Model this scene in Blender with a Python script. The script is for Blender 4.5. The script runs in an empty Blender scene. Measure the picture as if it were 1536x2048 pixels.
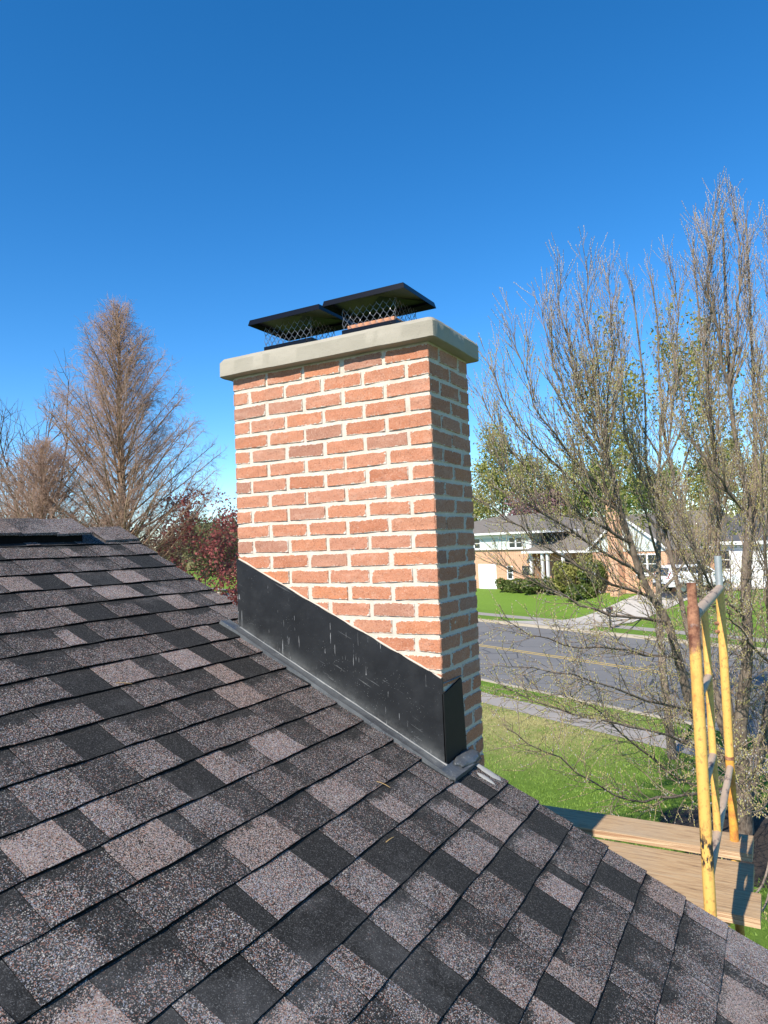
import bpy, bmesh, math, random
import numpy as np
from mathutils import Vector, Matrix, noise
R=math.radians
rnd=random.Random(7)
scene=bpy.context.scene
COL=scene.collection
# ------------------------------------------------------------------ camera
cam=bpy.data.cameras.new('camera'); co=bpy.data.objects.new('camera',cam); COL.objects.link(co)
cam.sensor_fit='VERTICAL'; cam.sensor_height=36; cam.lens=24.70; cam.clip_start=.05; cam.clip_end=3000
cR=Vector((.87262477,.48687426,-.03846398)); cU=Vector((.05491289,-.01955283,.99829968)); cF=Vector((-.48529434,.8732532,.04379796))
m=Matrix(((cR.x,cU.x,-cF.x,1.14814632),(cR.y,cU.y,-cF.y,-2.47295975),(cR.z,cU.z,-cF.z,5.5),(0,0,0,1)))
co.matrix_world=m; scene.camera=co
# ------------------------------------------------------------------ sky and sun
SUN_EL=40.0
w=bpy.data.worlds.new('World'); scene.world=w; w.use_nodes=True
nt=w.node_tree; nt.nodes.clear()
sky=nt.nodes.new('ShaderNodeTexSky'); sky.sky_type='NISHITA'; sky.sun_disc=False
sky.sun_elevation=R(SUN_EL); sky.sun_rotation=R(186); sky.altitude=1200; sky.air_density=.95; sky.dust_density=.0; sky.ozone_density=3.5
hs=nt.nodes.new('ShaderNodeHueSaturation'); hs.inputs['Saturation'].default_value=1.31; hs.inputs['Value'].default_value=1.38
bg=nt.nodes.new('ShaderNodeBackground'); bg.inputs[1].default_value=.105
ow=nt.nodes.new('ShaderNodeOutputWorld')
nt.links.new(sky.outputs[0],hs.inputs['Color']); nt.links.new(hs.outputs[0],bg.inputs[0]); nt.links.new(bg.outputs[0],ow.inputs[0])
sl=bpy.data.lights.new('sun','SUN'); sl.energy=5.0; sl.angle=R(.55); sl.color=(1.0,.93,.82)
so=bpy.data.objects.new('sun',sl); COL.objects.link(so)
d=Vector((.10,.995,0)).normalized()*math.cos(R(SUN_EL)); d.z=-math.sin(R(SUN_EL))
so.rotation_euler=d.to_track_quat('-Z','Y').to_euler(); so.location=(0,-20,30)
vs=scene.view_settings; scene.display_settings.display_device='sRGB'
vs.view_transform='Standard'; vs.look='None'; vs.exposure=.6; vs.gamma=1; vs.use_curve_mapping=False
# ------------------------------------------------------------------ tagging helpers
def tag(o,label=None,cat=None,group=None,kind=None):
    if label:o['label']=label
    if cat:o['category']=cat
    if group:o['group']=group
    if kind:o['kind']=kind
    return o
def empty(name,loc,label,cat,group=None,kind=None):
    o=bpy.data.objects.new(name,None); COL.objects.link(o); o.location=loc; o.empty_display_size=.2
    return tag(o,label,cat,group,kind)
def link(name,me,mats,parent=None):
    o=bpy.data.objects.new(name,me); COL.objects.link(o)
    for mt in (mats if isinstance(mats,(list,tuple)) else [mats]): me.materials.append(mt)
    if parent is not None:
        o.parent=parent
        # geometry is written in world coordinates: keep it there
        p=parent; off=Vector((0,0,0))
        while p is not None: off+=p.location; p=p.parent
        me.transform(Matrix.Translation(-off))
    return o
class MB:
    """collects polygons and builds one mesh"""
    def __init__(s): s.v=[];s.f=[];s.m=[];s.c=[]
    def add(s,vs,fs,mi=0):
        b=len(s.v); s.v+= [tuple(q) for q in vs]; s.f+=[tuple(i+b for i in f) for f in fs]; s.m+=[mi]*len(fs)
    def quad(s,a,b,c,d,mi=0): s.add([a,b,c,d],[(0,1,2,3)],mi)
    def hexa(s,p,mi=0): # p: 8 points, bottom 0-3 ccw, top 4-7
        s.add(p,[(3,2,1,0),(4,5,6,7),(0,1,5,4),(1,2,6,5),(2,3,7,6),(3,0,4,7)],mi)
    def box(s,x0,x1,y0,y1,z0,z1,mi=0,F=None):
        p=[(x0,y0,z0),(x1,y0,z0),(x1,y1,z0),(x0,y1,z0),(x0,y0,z1),(x1,y0,z1),(x1,y1,z1),(x0,y1,z1)]
        if F: p=[F(*q) for q in p]
        s.hexa(p,mi)
    def tube(s,pts,rad,n=12,mi=0,cap=True):
        pts=[Vector(p) for p in pts]; 
        if not isinstance(rad,(list,tuple)): rad=[rad]*len(pts)
        T=(pts[-1]-pts[0]).normalized(); ref=Vector((0,0,1)) if abs(T.z)<.9 else Vector((1,0,0))
        rings=[]
        for i,p in enumerate(pts):
            t=(pts[min(i+1,len(pts)-1)]-pts[max(i-1,0)])
            if t.length<1e-7: t=T
            t.normalize(); a=t.cross(ref).normalized(); b=t.cross(a)
            rings.append([p+(a*math.cos(2*math.pi*k/n)+b*math.sin(2*math.pi*k/n))*rad[i] for k in range(n)])
        vs=[q for r in rings for q in r]; fs=[]
        for i in range(len(pts)-1):
            for k in range(n): fs.append((i*n+k,i*n+(k+1)%n,(i+1)*n+(k+1)%n,(i+1)*n+k))
        if cap: fs.append(tuple(range(n-1,-1,-1))); fs.append(tuple((len(pts)-1)*n+k for k in range(n)))
        s.add(vs,fs,mi)
    def build(s,name,mats,parent=None,smooth=False,bevel=0,fix=True):
        me=bpy.data.meshes.new(name); me.from_pydata(s.v,[],s.f); me.update()
        me.polygons.foreach_set('material_index',s.m)
        if fix or bevel:
            b=bmesh.new(); b.from_mesh(me)
            if fix: bmesh.ops.recalc_face_normals(b,faces=b.faces)
            if bevel:
                es=[e for e in b.edges if len(e.link_faces)==2 and e.calc_face_angle(0)>.5]
                bmesh.ops.bevel(b,geom=es,offset=bevel,segments=2,affect='EDGES',profile=.6)
            b.to_mesh(me); b.free()
        if smooth:
            me.polygons.foreach_set('use_smooth',[True]*len(me.polygons)); 
            try: me.set_sharp_from_angle(angle=R(40))
            except Exception: pass
        return link(name,me,mats,parent)
def np_mesh(name,V,F,mats,parent=None,smooth=False,attr=None,midx=None):
    """V (n,3), F (m,k) numpy arrays"""
    me=bpy.data.meshes.new(name); n,(mF,k)=len(V),F.shape
    me.vertices.add(n); me.vertices.foreach_set('co',np.asarray(V,np.float32).ravel())
    me.loops.add(mF*k); me.loops.foreach_set('vertex_index',F.astype(np.int32).ravel())
    me.polygons.add(mF); me.polygons.foreach_set('loop_start',np.arange(0,mF*k,k,dtype=np.int32))
    try: me.polygons.foreach_set('loop_total',np.full(mF,k,np.int32))
    except Exception: pass
    me.polygons.foreach_set('use_smooth',np.full(mF,bool(smooth)))
    if midx is not None: me.polygons.foreach_set('material_index',midx.astype(np.int32))
    me.update(calc_edges=True)
    if attr is not None:
        a=me.color_attributes.new('sh','FLOAT_COLOR','POINT'); a.data.foreach_set('color',np.asarray(attr,np.float32).ravel())
    return link(name,me,mats,parent)
# ------------------------------------------------------------------ material helpers
class NM:
    def __init__(s,name):
        s.m=bpy.data.materials.new(name); s.m.use_nodes=True; s.t=s.m.node_tree; s.b=s.t.nodes['Principled BSDF']
        s.co=s.t.nodes.new('ShaderNodeTexCoord').outputs['Object']
    def n(s,t,**k):
        x=s.t.nodes.new(t)
        for a,b in k.items(): setattr(x,a,b)
        return x
    def L(s,a,b): s.t.links.new(a,b)
    def setin(s,sock,v):
        if hasattr(v,'is_output'): s.L(v,sock)
        else: sock.default_value=v
    def map(s,scale=(1,1,1),vec=None,rot=(0,0,0)):
        x=s.n('ShaderNodeMapping'); s.L(vec or s.co,x.inputs[0]); x.inputs['Scale'].default_value=scale; x.inputs['Rotation'].default_value=rot; return x.outputs[0]
    def noise(s,scale,detail=2,rough=.5,vec=None,col=False,dist=0):
        x=s.n('ShaderNodeTexNoise'); s.L(vec or s.co,x.inputs['Vector']); x.inputs['Scale'].default_value=scale; x.inputs['Detail'].default_value=detail; x.inputs['Roughness'].default_value=rough; x.inputs['Distortion'].default_value=dist
        return x.outputs['Color'] if col else x.outputs['Fac']
    def vor(s,scale,vec=None,out='Color',feature='F1'):
        x=s.n('ShaderNodeTexVoronoi',feature=feature); s.L(vec or s.co,x.inputs['Vector']); x.inputs['Scale'].default_value=scale; return x.outputs[out]
    def ramp(s,fac,stops,const=False):
        x=s.n('ShaderNodeValToRGB'); s.L(fac,x.inputs[0]); e=x.color_ramp.elements
        if const: x.color_ramp.interpolation='CONSTANT'
        while len(e)<len(stops): e.new(.5)
        for q,(p,c) in zip(e,stops): q.position=p; q.color=(c if len(c)==4 else (*c,1)) if isinstance(c,(tuple,list)) else (c,c,c,1)
        return x.outputs[0]
    def mix(s,f,a,b,mode='MIX'):
        x=s.n('ShaderNodeMix',data_type='RGBA',blend_type=mode); s.setin(x.inputs[0],f)
        for i,v in ((6,a),(7,b)):
            if isinstance(v,(tuple,list)) and len(v)==3: v=(*v,1)
            s.setin(x.inputs[i],v)
        return x.outputs[2]
    def math(s,op,a,b=0,c=0,clamp=False):
        x=s.n('ShaderNodeMath',operation=op,use_clamp=clamp); s.setin(x.inputs[0],a); s.setin(x.inputs[1],b); s.setin(x.inputs[2],c); return x.outputs[0]
    def sep(s,c):
        x=s.n('ShaderNodeSeparateXYZ'); s.L(c,x.inputs[0]); return x.outputs
    def attr(s,name='sh'):
        x=s.n('ShaderNodeAttribute',attribute_name=name); return x.outputs
    def bump(s,h,strength=.5,dist=.01,normal=None):
        x=s.n('ShaderNodeBump'); x.inputs['Strength'].default_value=strength; x.inputs['Distance'].default_value=dist; s.L(h,x.inputs['Height'])
        if normal: s.L(normal,x.inputs['Normal'])
        return x.outputs[0]
    def out(s,col=None,rough=None,normal=None,metal=None,spec=None,**k):
        b=s.b.inputs
        if col is not None: s.setin(b['Base Color'],(*col,1) if isinstance(col,tuple) and len(col)==3 else col)
        if rough is not None: s.setin(b['Roughness'],rough)
        if normal is not None: s.L(normal,b['Normal'])
        if metal is not None: s.setin(b['Metallic'],metal)
        if spec is not None: b['Specular IOR Level'].default_value=spec
        for a,v in k.items(): s.setin(b[a],v)
        return s.m
def simple(name,col,rough=.6,var=.25,scale=8,metal=0,bump=0,spec=.4):
    q=NM(name); f=q.noise(scale,4,.6)
    c=q.mix(f,tuple(x*(1-var) for x in col),tuple(min(1,x*(1+var)) for x in col))
    return q.out(c,rough,q.bump(f,.4,bump) if bump else None,metal,spec)
# ---- shingles
q=NM('asphalt_shingle_granules'); A=q.attr(); S=q.sep(A['Color']); tone,vv,band=S[0],S[1],S[2]; seed=A['Alpha']
r1=q.sep(q.vor(440)); r2=q.sep(q.vor(800)); 
big=q.noise(3.2,4,.6); sm=q.noise(26,3,.6)
sm2=q.noise(11,4,.65)
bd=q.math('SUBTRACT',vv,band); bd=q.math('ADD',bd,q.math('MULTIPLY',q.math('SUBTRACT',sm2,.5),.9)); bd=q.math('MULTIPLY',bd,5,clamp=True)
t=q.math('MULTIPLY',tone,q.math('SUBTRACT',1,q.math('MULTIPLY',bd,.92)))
t=q.math('ADD',t,q.math('MULTIPLY',q.math('SUBTRACT',sm,.5),.35))
dust=q.math('MULTIPLY',q.math('SUBTRACT',q.noise(2.6,5,.7),.53),3.2,clamp=True)
t=q.math('ADD',t,q.math('MULTIPLY',dust,.35))
sel=q.math('MULTIPLY',q.math('ADD',q.math('SUBTRACT',t,r1[1]),.05),5,clamp=True)
rr=q.math('ADD',q.math('MULTIPLY',r1[0],.75),q.math('MULTIPLY',r2[1],.25))
dark=q.ramp(rr,[(0,(.004,.004,.004)),(.5,(.010,.010,.0095)),(.72,(.022,.022,.021)),(.86,(.055,.054,.052)),(.95,(.14,.14,.135))])
lite=q.ramp(rr,[(0,(.05,.046,.044)),(.22,(.11,.095,.085)),(.34,(.36,.12,.06)),(.42,(.13,.11,.10)),(.50,(.30,.24,.205)),(.60,(.15,.22,.33)),(.70,(.22,.20,.17)),(.80,(.37,.32,.265)),(.93,(.58,.54,.47))])
pink=q.mix(q.math('MULTIPLY',q.math('SUBTRACT',seed,.35),.55,clamp=True),lite,q.mix(r2[2],(.25,.145,.10),(.44,.335,.27)))
c=q.mix(sel,dark,pink)
c=q.mix(q.math('MULTIPLY',dust,.18),c,(.46,.45,.45))
h=q.math('ADD',r1[2],q.math('MULTIPLY',r2[2],.5))
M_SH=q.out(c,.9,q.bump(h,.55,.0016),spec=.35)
q=NM('shingle_edge_asphalt'); M_SHE=q.out(q.mix(q.noise(60,3),(.003,.003,.003),(.012,.012,.012)),1.0,spec=.1)
# ---- bricks
q=NM('old_red_brick'); A=q.attr(); S=q.sep(A['Color']); edge,rn,top=S[0],S[1],S[2]
f1=q.noise(22,5,.65); f2=q.noise(110,4,.75); f3=q.noise(260,3,.7)
base=q.ramp(rn,[(0,(.36,.115,.055)),(.2,(.42,.15,.075)),(.4,(.45,.175,.095)),(.6,(.43,.18,.11)),(.78,(.49,.17,.07)),(.88,(.40,.19,.125)),(1,(.27,.12,.085))])
c=q.mix(q.math('MULTIPLY',f1,.55),base,(.50,.26,.16))
c=q.mix(q.math('MULTIPLY',q.math('SUBTRACT',f2,.53),5,clamp=True),c,(.20,.075,.045))
c=q.mix(q.math('MULTIPLY',q.math('SUBTRACT',f3,.56),6,clamp=True),c,(.62,.40,.30))
wea=q.math('MULTIPLY',top,q.math('MULTIPLY',q.math('SUBTRACT',q.noise(9,5,.7),.45),3,clamp=True))
c=q.mix(q.math('MULTIPLY',wea,.5),c,(.30,.21,.17))
bloom=q.math('MULTIPLY',q.math('SUBTRACT',q.noise(13,5,.7,vec=q.map((1,1,2.2))),.53),3.0,clamp=True)
c=q.mix(q.math('MULTIPLY',bloom,.5),c,(.66,.44,.33))
chip=q.math('MULTIPLY',q.math('SUBTRACT',q.noise(60,5,.75),.60),9,clamp=True); c=q.mix(q.math('MULTIPLY',chip,.55),c,(.58,.38,.27))
pit=q.math('MULTIPLY',q.math('SUBTRACT',q.noise(85,3,.7,vec=q.map((1,1,1.6))),.64),12,clamp=True); c=q.mix(q.math('MULTIPLY',pit,.7),c,(.13,.05,.035))
e=q.math('ADD',edge,q.math('MULTIPLY',q.math('SUBTRACT',q.noise(95,4,.7),.5),.021))
e=q.math('ADD',e,q.math('MULTIPLY',q.math('SUBTRACT',q.noise(18,2,.5),.5),.010))
msk=q.math('SUBTRACT',1,q.math('MULTIPLY',q.math('SUBTRACT',e,.0020),900,clamp=True))
mort=q.mix(q.noise(50,4,.7),(.47,.405,.335),(.70,.615,.525))
c=q.mix(msk,c,mort)
hh=q.math('ADD',q.math('MULTIPLY',f2,.6),q.math('MULTIPLY',f3,.4))
M_BR=q.out(c,.92,q.bump(hh,1.0,.004),spec=.25)
q=NM('cream_mortar'); f=q.noise(55,5,.7); g=q.noise(8,4,.6)
c=q.mix(f,(.44,.37,.29),(.70,.615,.525)); c=q.mix(q.math('MULTIPLY',q.math('SUBTRACT',g,.58),3,clamp=True),c,(.42,.37,.30))
M_MO=q.out(c,.95,q.bump(q.noise(170,4,.7),.7,.003),spec=.2)
# ---- concrete crown
q=NM('concrete_crown'); f=q.noise(5,6,.65,vec=q.map((1,1,2.5))); g=q.noise(160,3,.6)
c=q.mix(f,(.25,.225,.175),(.41,.37,.30)); c=q.mix(q.math('MULTIPLY',q.math('SUBTRACT',g,.6),4,clamp=True),c,(.20,.19,.16))
c=q.mix(q.math('MULTIPLY',q.math('SUBTRACT',q.noise(14,4,.7,vec=q.map((1,1,4))),.58),4,clamp=True),c,(.30,.28,.22))
M_CO=q.out(c,.93,q.bump(g,.5,.002),spec=.2)
# ---- black flashing metal
def flash(name,base,dusty,sc=1.0):
    q=NM(name); st=q.vor(1.0,vec=q.map((55,55,8)),out='Distance'); st2=q.noise(30,3,.6,vec=q.map((6,6,.22))); sp=q.vor(120,out='Distance'); pr=q.noise(7,4,.7)
    a=q.math('LESS_THAN',sp,q.math('MULTIPLY',q.math('SUBTRACT',pr,.40),.55)); 
    line=q.math('MULTIPLY',q.math('GREATER_THAN',st2,.675),q.math('GREATER_THAN',q.noise(5,3,.6),.52))
    ln2=q.math('MULTIPLY',q.math('GREATER_THAN',q.noise(7,2,.5,vec=q.map((1,1,30),vec=q.map((1,1,1),rot=(0,R(-27),0)))),.70),q.math('GREATER_THAN',q.noise(6,2),.56))
    f=q.noise(4,4,.6)
    c=q.mix(f,base,tuple(x*1.5 for x in base)); 
    c=q.mix(q.math('MULTIPLY',q.math('SUBTRACT',q.noise(9,5,.7),.5),dusty,clamp=True),c,(.26,.27,.27))
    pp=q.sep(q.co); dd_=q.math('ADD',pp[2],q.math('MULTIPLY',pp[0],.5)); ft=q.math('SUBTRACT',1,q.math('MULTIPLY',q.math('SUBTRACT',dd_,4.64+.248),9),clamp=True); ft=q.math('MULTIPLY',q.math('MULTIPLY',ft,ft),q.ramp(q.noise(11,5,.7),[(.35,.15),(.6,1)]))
    c=q.mix(q.math('MULTIPLY',ft,.32),c,(.25,.26,.255))  # pale band along the foot paints the roof's reflection into the colour
    c=q.mix(q.math('MULTIPLY',q.math('ADD',q.math('MULTIPLY',a,.8),q.math('ADD',q.math('MULTIPLY',line,.75),q.math('MULTIPLY',ln2,.22)),clamp=True),.55*sc),c,(.55,.56,.56))
    return q.out(c,q.ramp(q.noise(12,4,.6),[(.3,.30),(.7,.5)]),q.bump(q.noise(4,3,.6),.35,.02),metal=.0,spec=.4)
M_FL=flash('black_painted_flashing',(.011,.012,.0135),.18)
M_FR=simple('matt_black_flashing',(.010,.0105,.011),.6,.35,14,spec=.22)
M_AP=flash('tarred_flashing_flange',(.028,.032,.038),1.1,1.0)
M_SM=simple('grey_sealant',(.30,.295,.28),.9,.25,90,bump=.003)
M_NE=simple('straw_needle',(.50,.33,.13),.7,.2,40)
M_CAP=simple('navy_black_cap_metal',(.003,.0033,.006),.28,.2,20,metal=.0,spec=.22)
M_WIRE=simple('galvanised_black_mesh',(.16,.16,.165),.35,.3,60,metal=.7)
M_CLAY=simple('clay_flue_tile',(.52,.24,.14),.85,.25,30,bump=.002)
# ---- scaffold
q=NM('yellow_paint_rusting'); f=q.noise(6,5,.65,vec=q.map((1,1,.8))); sc_=q.noise(70,3,.6,vec=q.map((1,1,.7)))
c=q.mix(q.noise(3,3),(.70,.37,.08),(.79,.49,.13))
c=q.mix(q.math('MULTIPLY',q.math('SUBTRACT',sc_,.54),6,clamp=True),c,(.46,.22,.07))
c=q.mix(q.math('MULTIPLY',q.math('SUBTRACT',f,.54),6,clamp=True),c,(.50,.20,.05))
bk=q.noise(2.1,2,.5,vec=q.map((1,1,1.4))); c=q.mix(q.math('MULTIPLY',q.math('MULTIPLY',q.math('SUBTRACT',bk,.60),14,clamp=True),q.math('MULTIPLY',q.math('SUBTRACT',q.noise(60,3,.6,vec=q.map((1,1,.4))),.42),12,clamp=True)),c,(.02,.02,.022))
pz=q.sep(q.co); top_=q.math('MULTIPLY',q.math('SUBTRACT',q.math('ADD',pz[2],q.math('MULTIPLY',q.math('SUBTRACT',q.noise(45,4,.7),.5),.16)),5.035),25,clamp=True); top_=q.math('MULTIPLY',top_,q.math('LESS_THAN',pz[1],-.45))
c=q.mix(top_,c,q.mix(q.ramp(q.noise(30,5,.7),[(.38,0),(.62,1)]),(.13,.05,.03),(.40,.19,.10)))
M_YE=q.out(c,.6,q.bump(sc_,.5,.001))
q=NM('rusted_steel'); f=q.noise(30,5,.7); c=q.mix(q.ramp(f,[(.38,0),(.62,1)]),(.13,.045,.025),(.42,.20,.11)); c=q.mix(q.math('MULTIPLY',q.math('SUBTRACT',q.noise(12,4),.6),6,clamp=True),c,(.42,.40,.38)); M_RU=q.out(c,.85,q.bump(f,.6,.002))
q=NM('worn_brown_bar'); f=q.noise(9,5,.7,vec=q.map((1,.25,1))); c=q.mix(f,(.30,.20,.13),(.62,.47,.33)); c=q.mix(q.math('MULTIPLY',q.math('SUBTRACT',q.noise(24,3,.6,vec=q.map((1,.3,1))),.55),8,clamp=True),c,(.12,.08,.07)); M_BB=q.out(c,.7,q.bump(f,.4,.001))
q=NM('orange_rust_on_yellow'); f=q.noise(14,5,.7); c=q.mix(q.ramp(f,[(.4,0),(.6,1)]),(.70,.36,.05),(.42,.15,.035)); M_OR=q.out(c,.75,q.bump(f,.5,.001))
M_GA=simple('galvanised_pin',(.42,.44,.44),.45,.2,25,metal=.5)
q=NM('weathered_plank_wood'); f=q.noise(4,6,.7,vec=q.map((1,14,14)),dist=1.2); g=q.noise(30,3,.6,vec=q.map((.5,12,12)))
c=q.ramp(f,[(.32,(.19,.105,.045)),(.46,(.38,.225,.10)),(.56,(.50,.325,.16)),(.7,(.38,.285,.18))]); c=q.mix(q.math('MULTIPLY',q.math('SUBTRACT',g,.56),5,clamp=True),c,(.27,.17,.10))
oi=q.n('ShaderNodeObjectInfo').outputs['Random']; c=q.mix(q.math('MULTIPLY',oi,.35),c,q.mix(f,(.26,.19,.12),(.44,.35,.24))); gr=q.noise(2.2,4,.6); c=q.mix(q.math('MULTIPLY',q.math('SUBTRACT',gr,.5),2.5,clamp=True),c,(.40,.31,.21)); M_PL=q.out(c,.85,q.bump(f,.7,.005))
q=NM('laminated_plank_edge'); f=q.noise(2,2,.5,vec=q.map((2,2,320))); c=q.mix(q.ramp(f,[(.45,0),(.55,1)]),(.32,.17,.09),(.60,.44,.27)); M_PE=q.out(c,.85)
# ---- vegetation materials
def bark(name,a,b,sc=18):
    q=NM(name); f=q.noise(sc,5,.7,vec=q.map((1,1,.4))); c=q.mix(q.ramp(f,[(.35,0),(.65,1)]),a,b); return q.out(c,.9,q.bump(f,.6,.01),spec=.2)
M_BK=bark('grey_brown_bark',(.085,.062,.048),(.25,.20,.155))
M_TW=bark('pale_twig_bark',(.13,.09,.065),(.38,.29,.21),9)
M_CY=bark('reddish_brown_twigs',(.27,.165,.12),(.52,.36,.275),3)
M_CT=bark('fibrous_brown_bark',(.14,.085,.055),(.42,.29,.19),10)
M_DK=bark('dark_bark',(.06,.045,.038),(.15,.115,.09),6)
M_BUD=simple('opening_buds',(.60,.52,.18),.6,.4,30)
M_SBUD=simple('silvery_buds',(.62,.58,.55),.5,.3,30)
def leafm(name,a,b,tr=.35,sc=1.2):
    q=NM(name); f=q.noise(sc,3,.6); g=q.noise(40,1); c=q.mix(q.ramp(q.math('ADD',q.math('MULTIPLY',f,.6),q.math('MULTIPLY',g,.4)),[(.35,0),(.65,1)]),a,b)
    q.out(c,.6,spec=.3); tl=q.n('ShaderNodeBsdfTranslucent'); q.L(c,tl.inputs[0]); mx=q.n('ShaderNodeMixShader'); mx.inputs[0].default_value=tr
    o=[x for x in q.t.nodes if x.type=='OUTPUT_MATERIAL'][0]; q.L(q.b.outputs[0],mx.inputs[1]); q.L(tl.outputs[0],mx.inputs[2]); q.L(mx.outputs[0],o.inputs[0]); return q.m
M_LY=leafm('yellow_green_young_leaves',(.20,.22,.05),(.38,.36,.11))
M_LG=leafm('bright_green_leaves',(.10,.17,.03),(.26,.34,.07))
M_LD=leafm('dark_evergreen_leaves',(.012,.030,.016),(.045,.075,.030),.15)
M_LO=leafm('olive_distant_leaves',(.12,.12,.045),(.25,.23,.10))
M_LR=leafm('crimson_leaves',(.20,.05,.05),(.42,.12,.11),.45,2)
M_LP=leafm('dusty_purple_leaves',(.20,.11,.12),(.36,.20,.21))
M_LH=leafm('shrub_leaves',(.05,.085,.02),(.20,.25,.06))
# ---- ground materials
q=NM('lawn_grass'); f=q.noise(.22,5,.6); g=q.noise(9,5,.75); k=q.noise(60,4,.7)
c=q.mix(g,(.075,.15,.02),(.20,.32,.045)); dry=q.math('MULTIPLY',q.math('SUBTRACT',f,.47),5,clamp=True)
pos=q.sep(q.co); 
near=q.math('MULTIPLY',q.math('SUBTRACT',21,pos[1]),.35,clamp=True); far_=q.math('MULTIPLY',q.math('SUBTRACT',pos[1],12.5),.22,clamp=True)
wst=q.math('MULTIPLY',q.math('SUBTRACT',-1.5,pos[0]),.35,clamp=True)
dr=q.math('MULTIPLY',q.math('MULTIPLY',near,far_),wst)
dr=q.math('MULTIPLY',dr,q.ramp(q.noise(1.1,5,.7),[(.30,0.2),(.52,1)]))
c=q.mix(q.math('MULTIPLY',dr,.92),c,q.mix(k,(.36,.31,.12),(.55,.48,.22)))
c=q.mix(q.math('MULTIPLY',q.math('SUBTRACT',k,.5),2,clamp=True),c,(.24,.34,.07))
M_GR=q.out(c,.95,q.bump(k,.9,.05),spec=.15)
M_GB=leafm('grass_blades',(.12,.21,.03),(.30,.43,.075),.3,3)
M_GD=leafm('dry_grass_blades',(.30,.27,.10),(.52,.46,.22),.3,3)
q=NM('worn_asphalt'); f=q.noise(.5,5,.65); g=q.noise(90,3,.7); c=q.mix(f,(.125,.12,.115),(.195,.188,.18)); c=q.mix(q.math('MULTIPLY',q.math('SUBTRACT',g,.5),2,clamp=True),c,(.24,.24,.245))
ck=q.vor(.55,out='Distance',feature='DISTANCE_TO_EDGE',vec=q.map((1,1,1))); c=q.mix(q.math('LESS_THAN',ck,.012),c,(.05,.05,.055)); M_RD=q.out(c,.9,q.bump(g,.4,.01))
M_YL=simple('faded_yellow_road_paint',(.55,.38,.10),.8,.35,12)
M_CB=simple('tan_concrete_kerb',(.42,.36,.27),.9,.2,5)
M_SW=simple('grey_concrete_path',(.30,.27,.24),.9,.22,3)
M_DV=simple('pale_concrete_drive',(.40,.37,.33),.9,.15,2)
M_ML=simple('dark_shaded_ground',(.035,.026,.02),.95,.6,30,bump=.03)
def brickwall(name,a,b,mo):
    q=NM(name); x=q.n('ShaderNodeTexBrick'); v=q.n('ShaderNodeCombineXYZ'); s=q.sep(q.co); 
    q.L(q.math('ADD',s[0],s[1]),v.inputs[0]); q.L(s[2],v.inputs[1]); q.L(v.outputs[0],x.inputs[0])
    x.inputs['Scale'].default_value=1; x.inputs['Brick Width'].default_value=.21; x.inputs['Row Height'].default_value=.075; x.inputs['Mortar Size'].default_value=.008
    x.inputs[1].default_value=(*a,1); x.inputs[2].default_value=(*b,1); x.inputs[3].default_value=(*mo,1)
    c=q.mix(q.math('MULTIPLY',q.noise(.8,4),.5),x.outputs[0],tuple(y*.75 for y in b)); return q.out(c,.9)
M_HB=brickwall('orange_brick_wall',(.54,.26,.14),(.64,.35,.20),(.60,.48,.36))
M_HR=brickwall('red_brick_wall',(.36,.10,.06),(.46,.15,.09),(.42,.33,.28))
def siding(name,col):
    q=NM(name); s=q.sep(q.co); fr=q.math('FRACT',q.math('MULTIPLY',s[2],6.6)); 
    c=q.mix(q.math('LESS_THAN',fr,.12),col,tuple(x*.6 for x in col)); return q.out(c,.6,q.bump(fr,.6,.02))
M_SD=siding('pale_mint_siding',(.60,.66,.62)); M_SW2=siding('white_siding',(.74,.75,.76))
M_WH=simple('white_trim_paint',(.78,.78,.76),.5,.05,3)
M_RF=simple('grey_roof_shingles',(.175,.15,.125),.95,.3,3,bump=.02)
M_RF2=simple('dark_grey_roof_shingles',(.085,.085,.09),.95,.3,3,bump=.02)
M_GL=simple('window_glass',(.03,.035,.04),.08,.3,1,spec=.8)
M_DKR=simple('dark_doorway',(.03,.03,.03),.7,.3,2)
M_CARP=simple('white_car_paint',(.78,.79,.80),.22,.02,2,spec=.6)
M_TY=simple('tyre_rubber',(.02,.02,.02),.8,.2,20)
M_RIM=simple('alloy_rim',(.35,.35,.36),.35,.1,5,metal=.8)
M_TL=simple('red_tail_lamp',(.45,.012,.02),.2,.1,5,spec=.7)
M_BP=simple('black_plastic',(.02,.02,.022),.5,.2,5)
M_MB=simple('black_painted_metal',(.03,.025,.026),.4,.2,5)
M_WALL=simple('cream_house_siding',(.5,.47,.4),.8,.1,3)
# =================================================================== GROUND
U_=Vector((.8883,-.4591,0)); Nn=Vector((.4591,.8883,0)); P0=Vector((-20.93,54.80,0))
def SV(s,v,z=0): # road frame: s along the road from the far house, v across it
    s0=(P0.dot(U_)); return U_*(s+s0)+Nn*v+Vector((0,0,z))
def ter(s,v):
    if v<16.3: return .11
    if v<29.7: return -.02
    zl=1.2+.55*min(1,max(0,s/22)); 
    t_=min(1,max(0,(v-32.9)/6.0)); t_=t_*t_*(3-2*t_); return .11+(zl-.11)*t_
ss=[-900,-500,-300,-200,-150]+[x for x in range(-120,61,4)]+[80,120,200,400,900]
vv_=[-600,-300,-150,-80,-40,-20,-10,0,6,10,12,14,16.29,16.31,20,26,29.69,29.71,31,32.9,33.9,34.9,35.9,36.9,37.9,38.9,40,44,50,60,80,110,160,240,400,1000]
V=[];F=[]
for v in vv_:
    for s in ss: V.append(SV(s,v,ter(s,v)))
n_=len(ss)
for j in range(len(vv_)-1):
    for i in range(n_-1): F.append((j*n_+i,j*n_+i+1,(j+1)*n_+i+1,(j+1)*n_+i))
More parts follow.
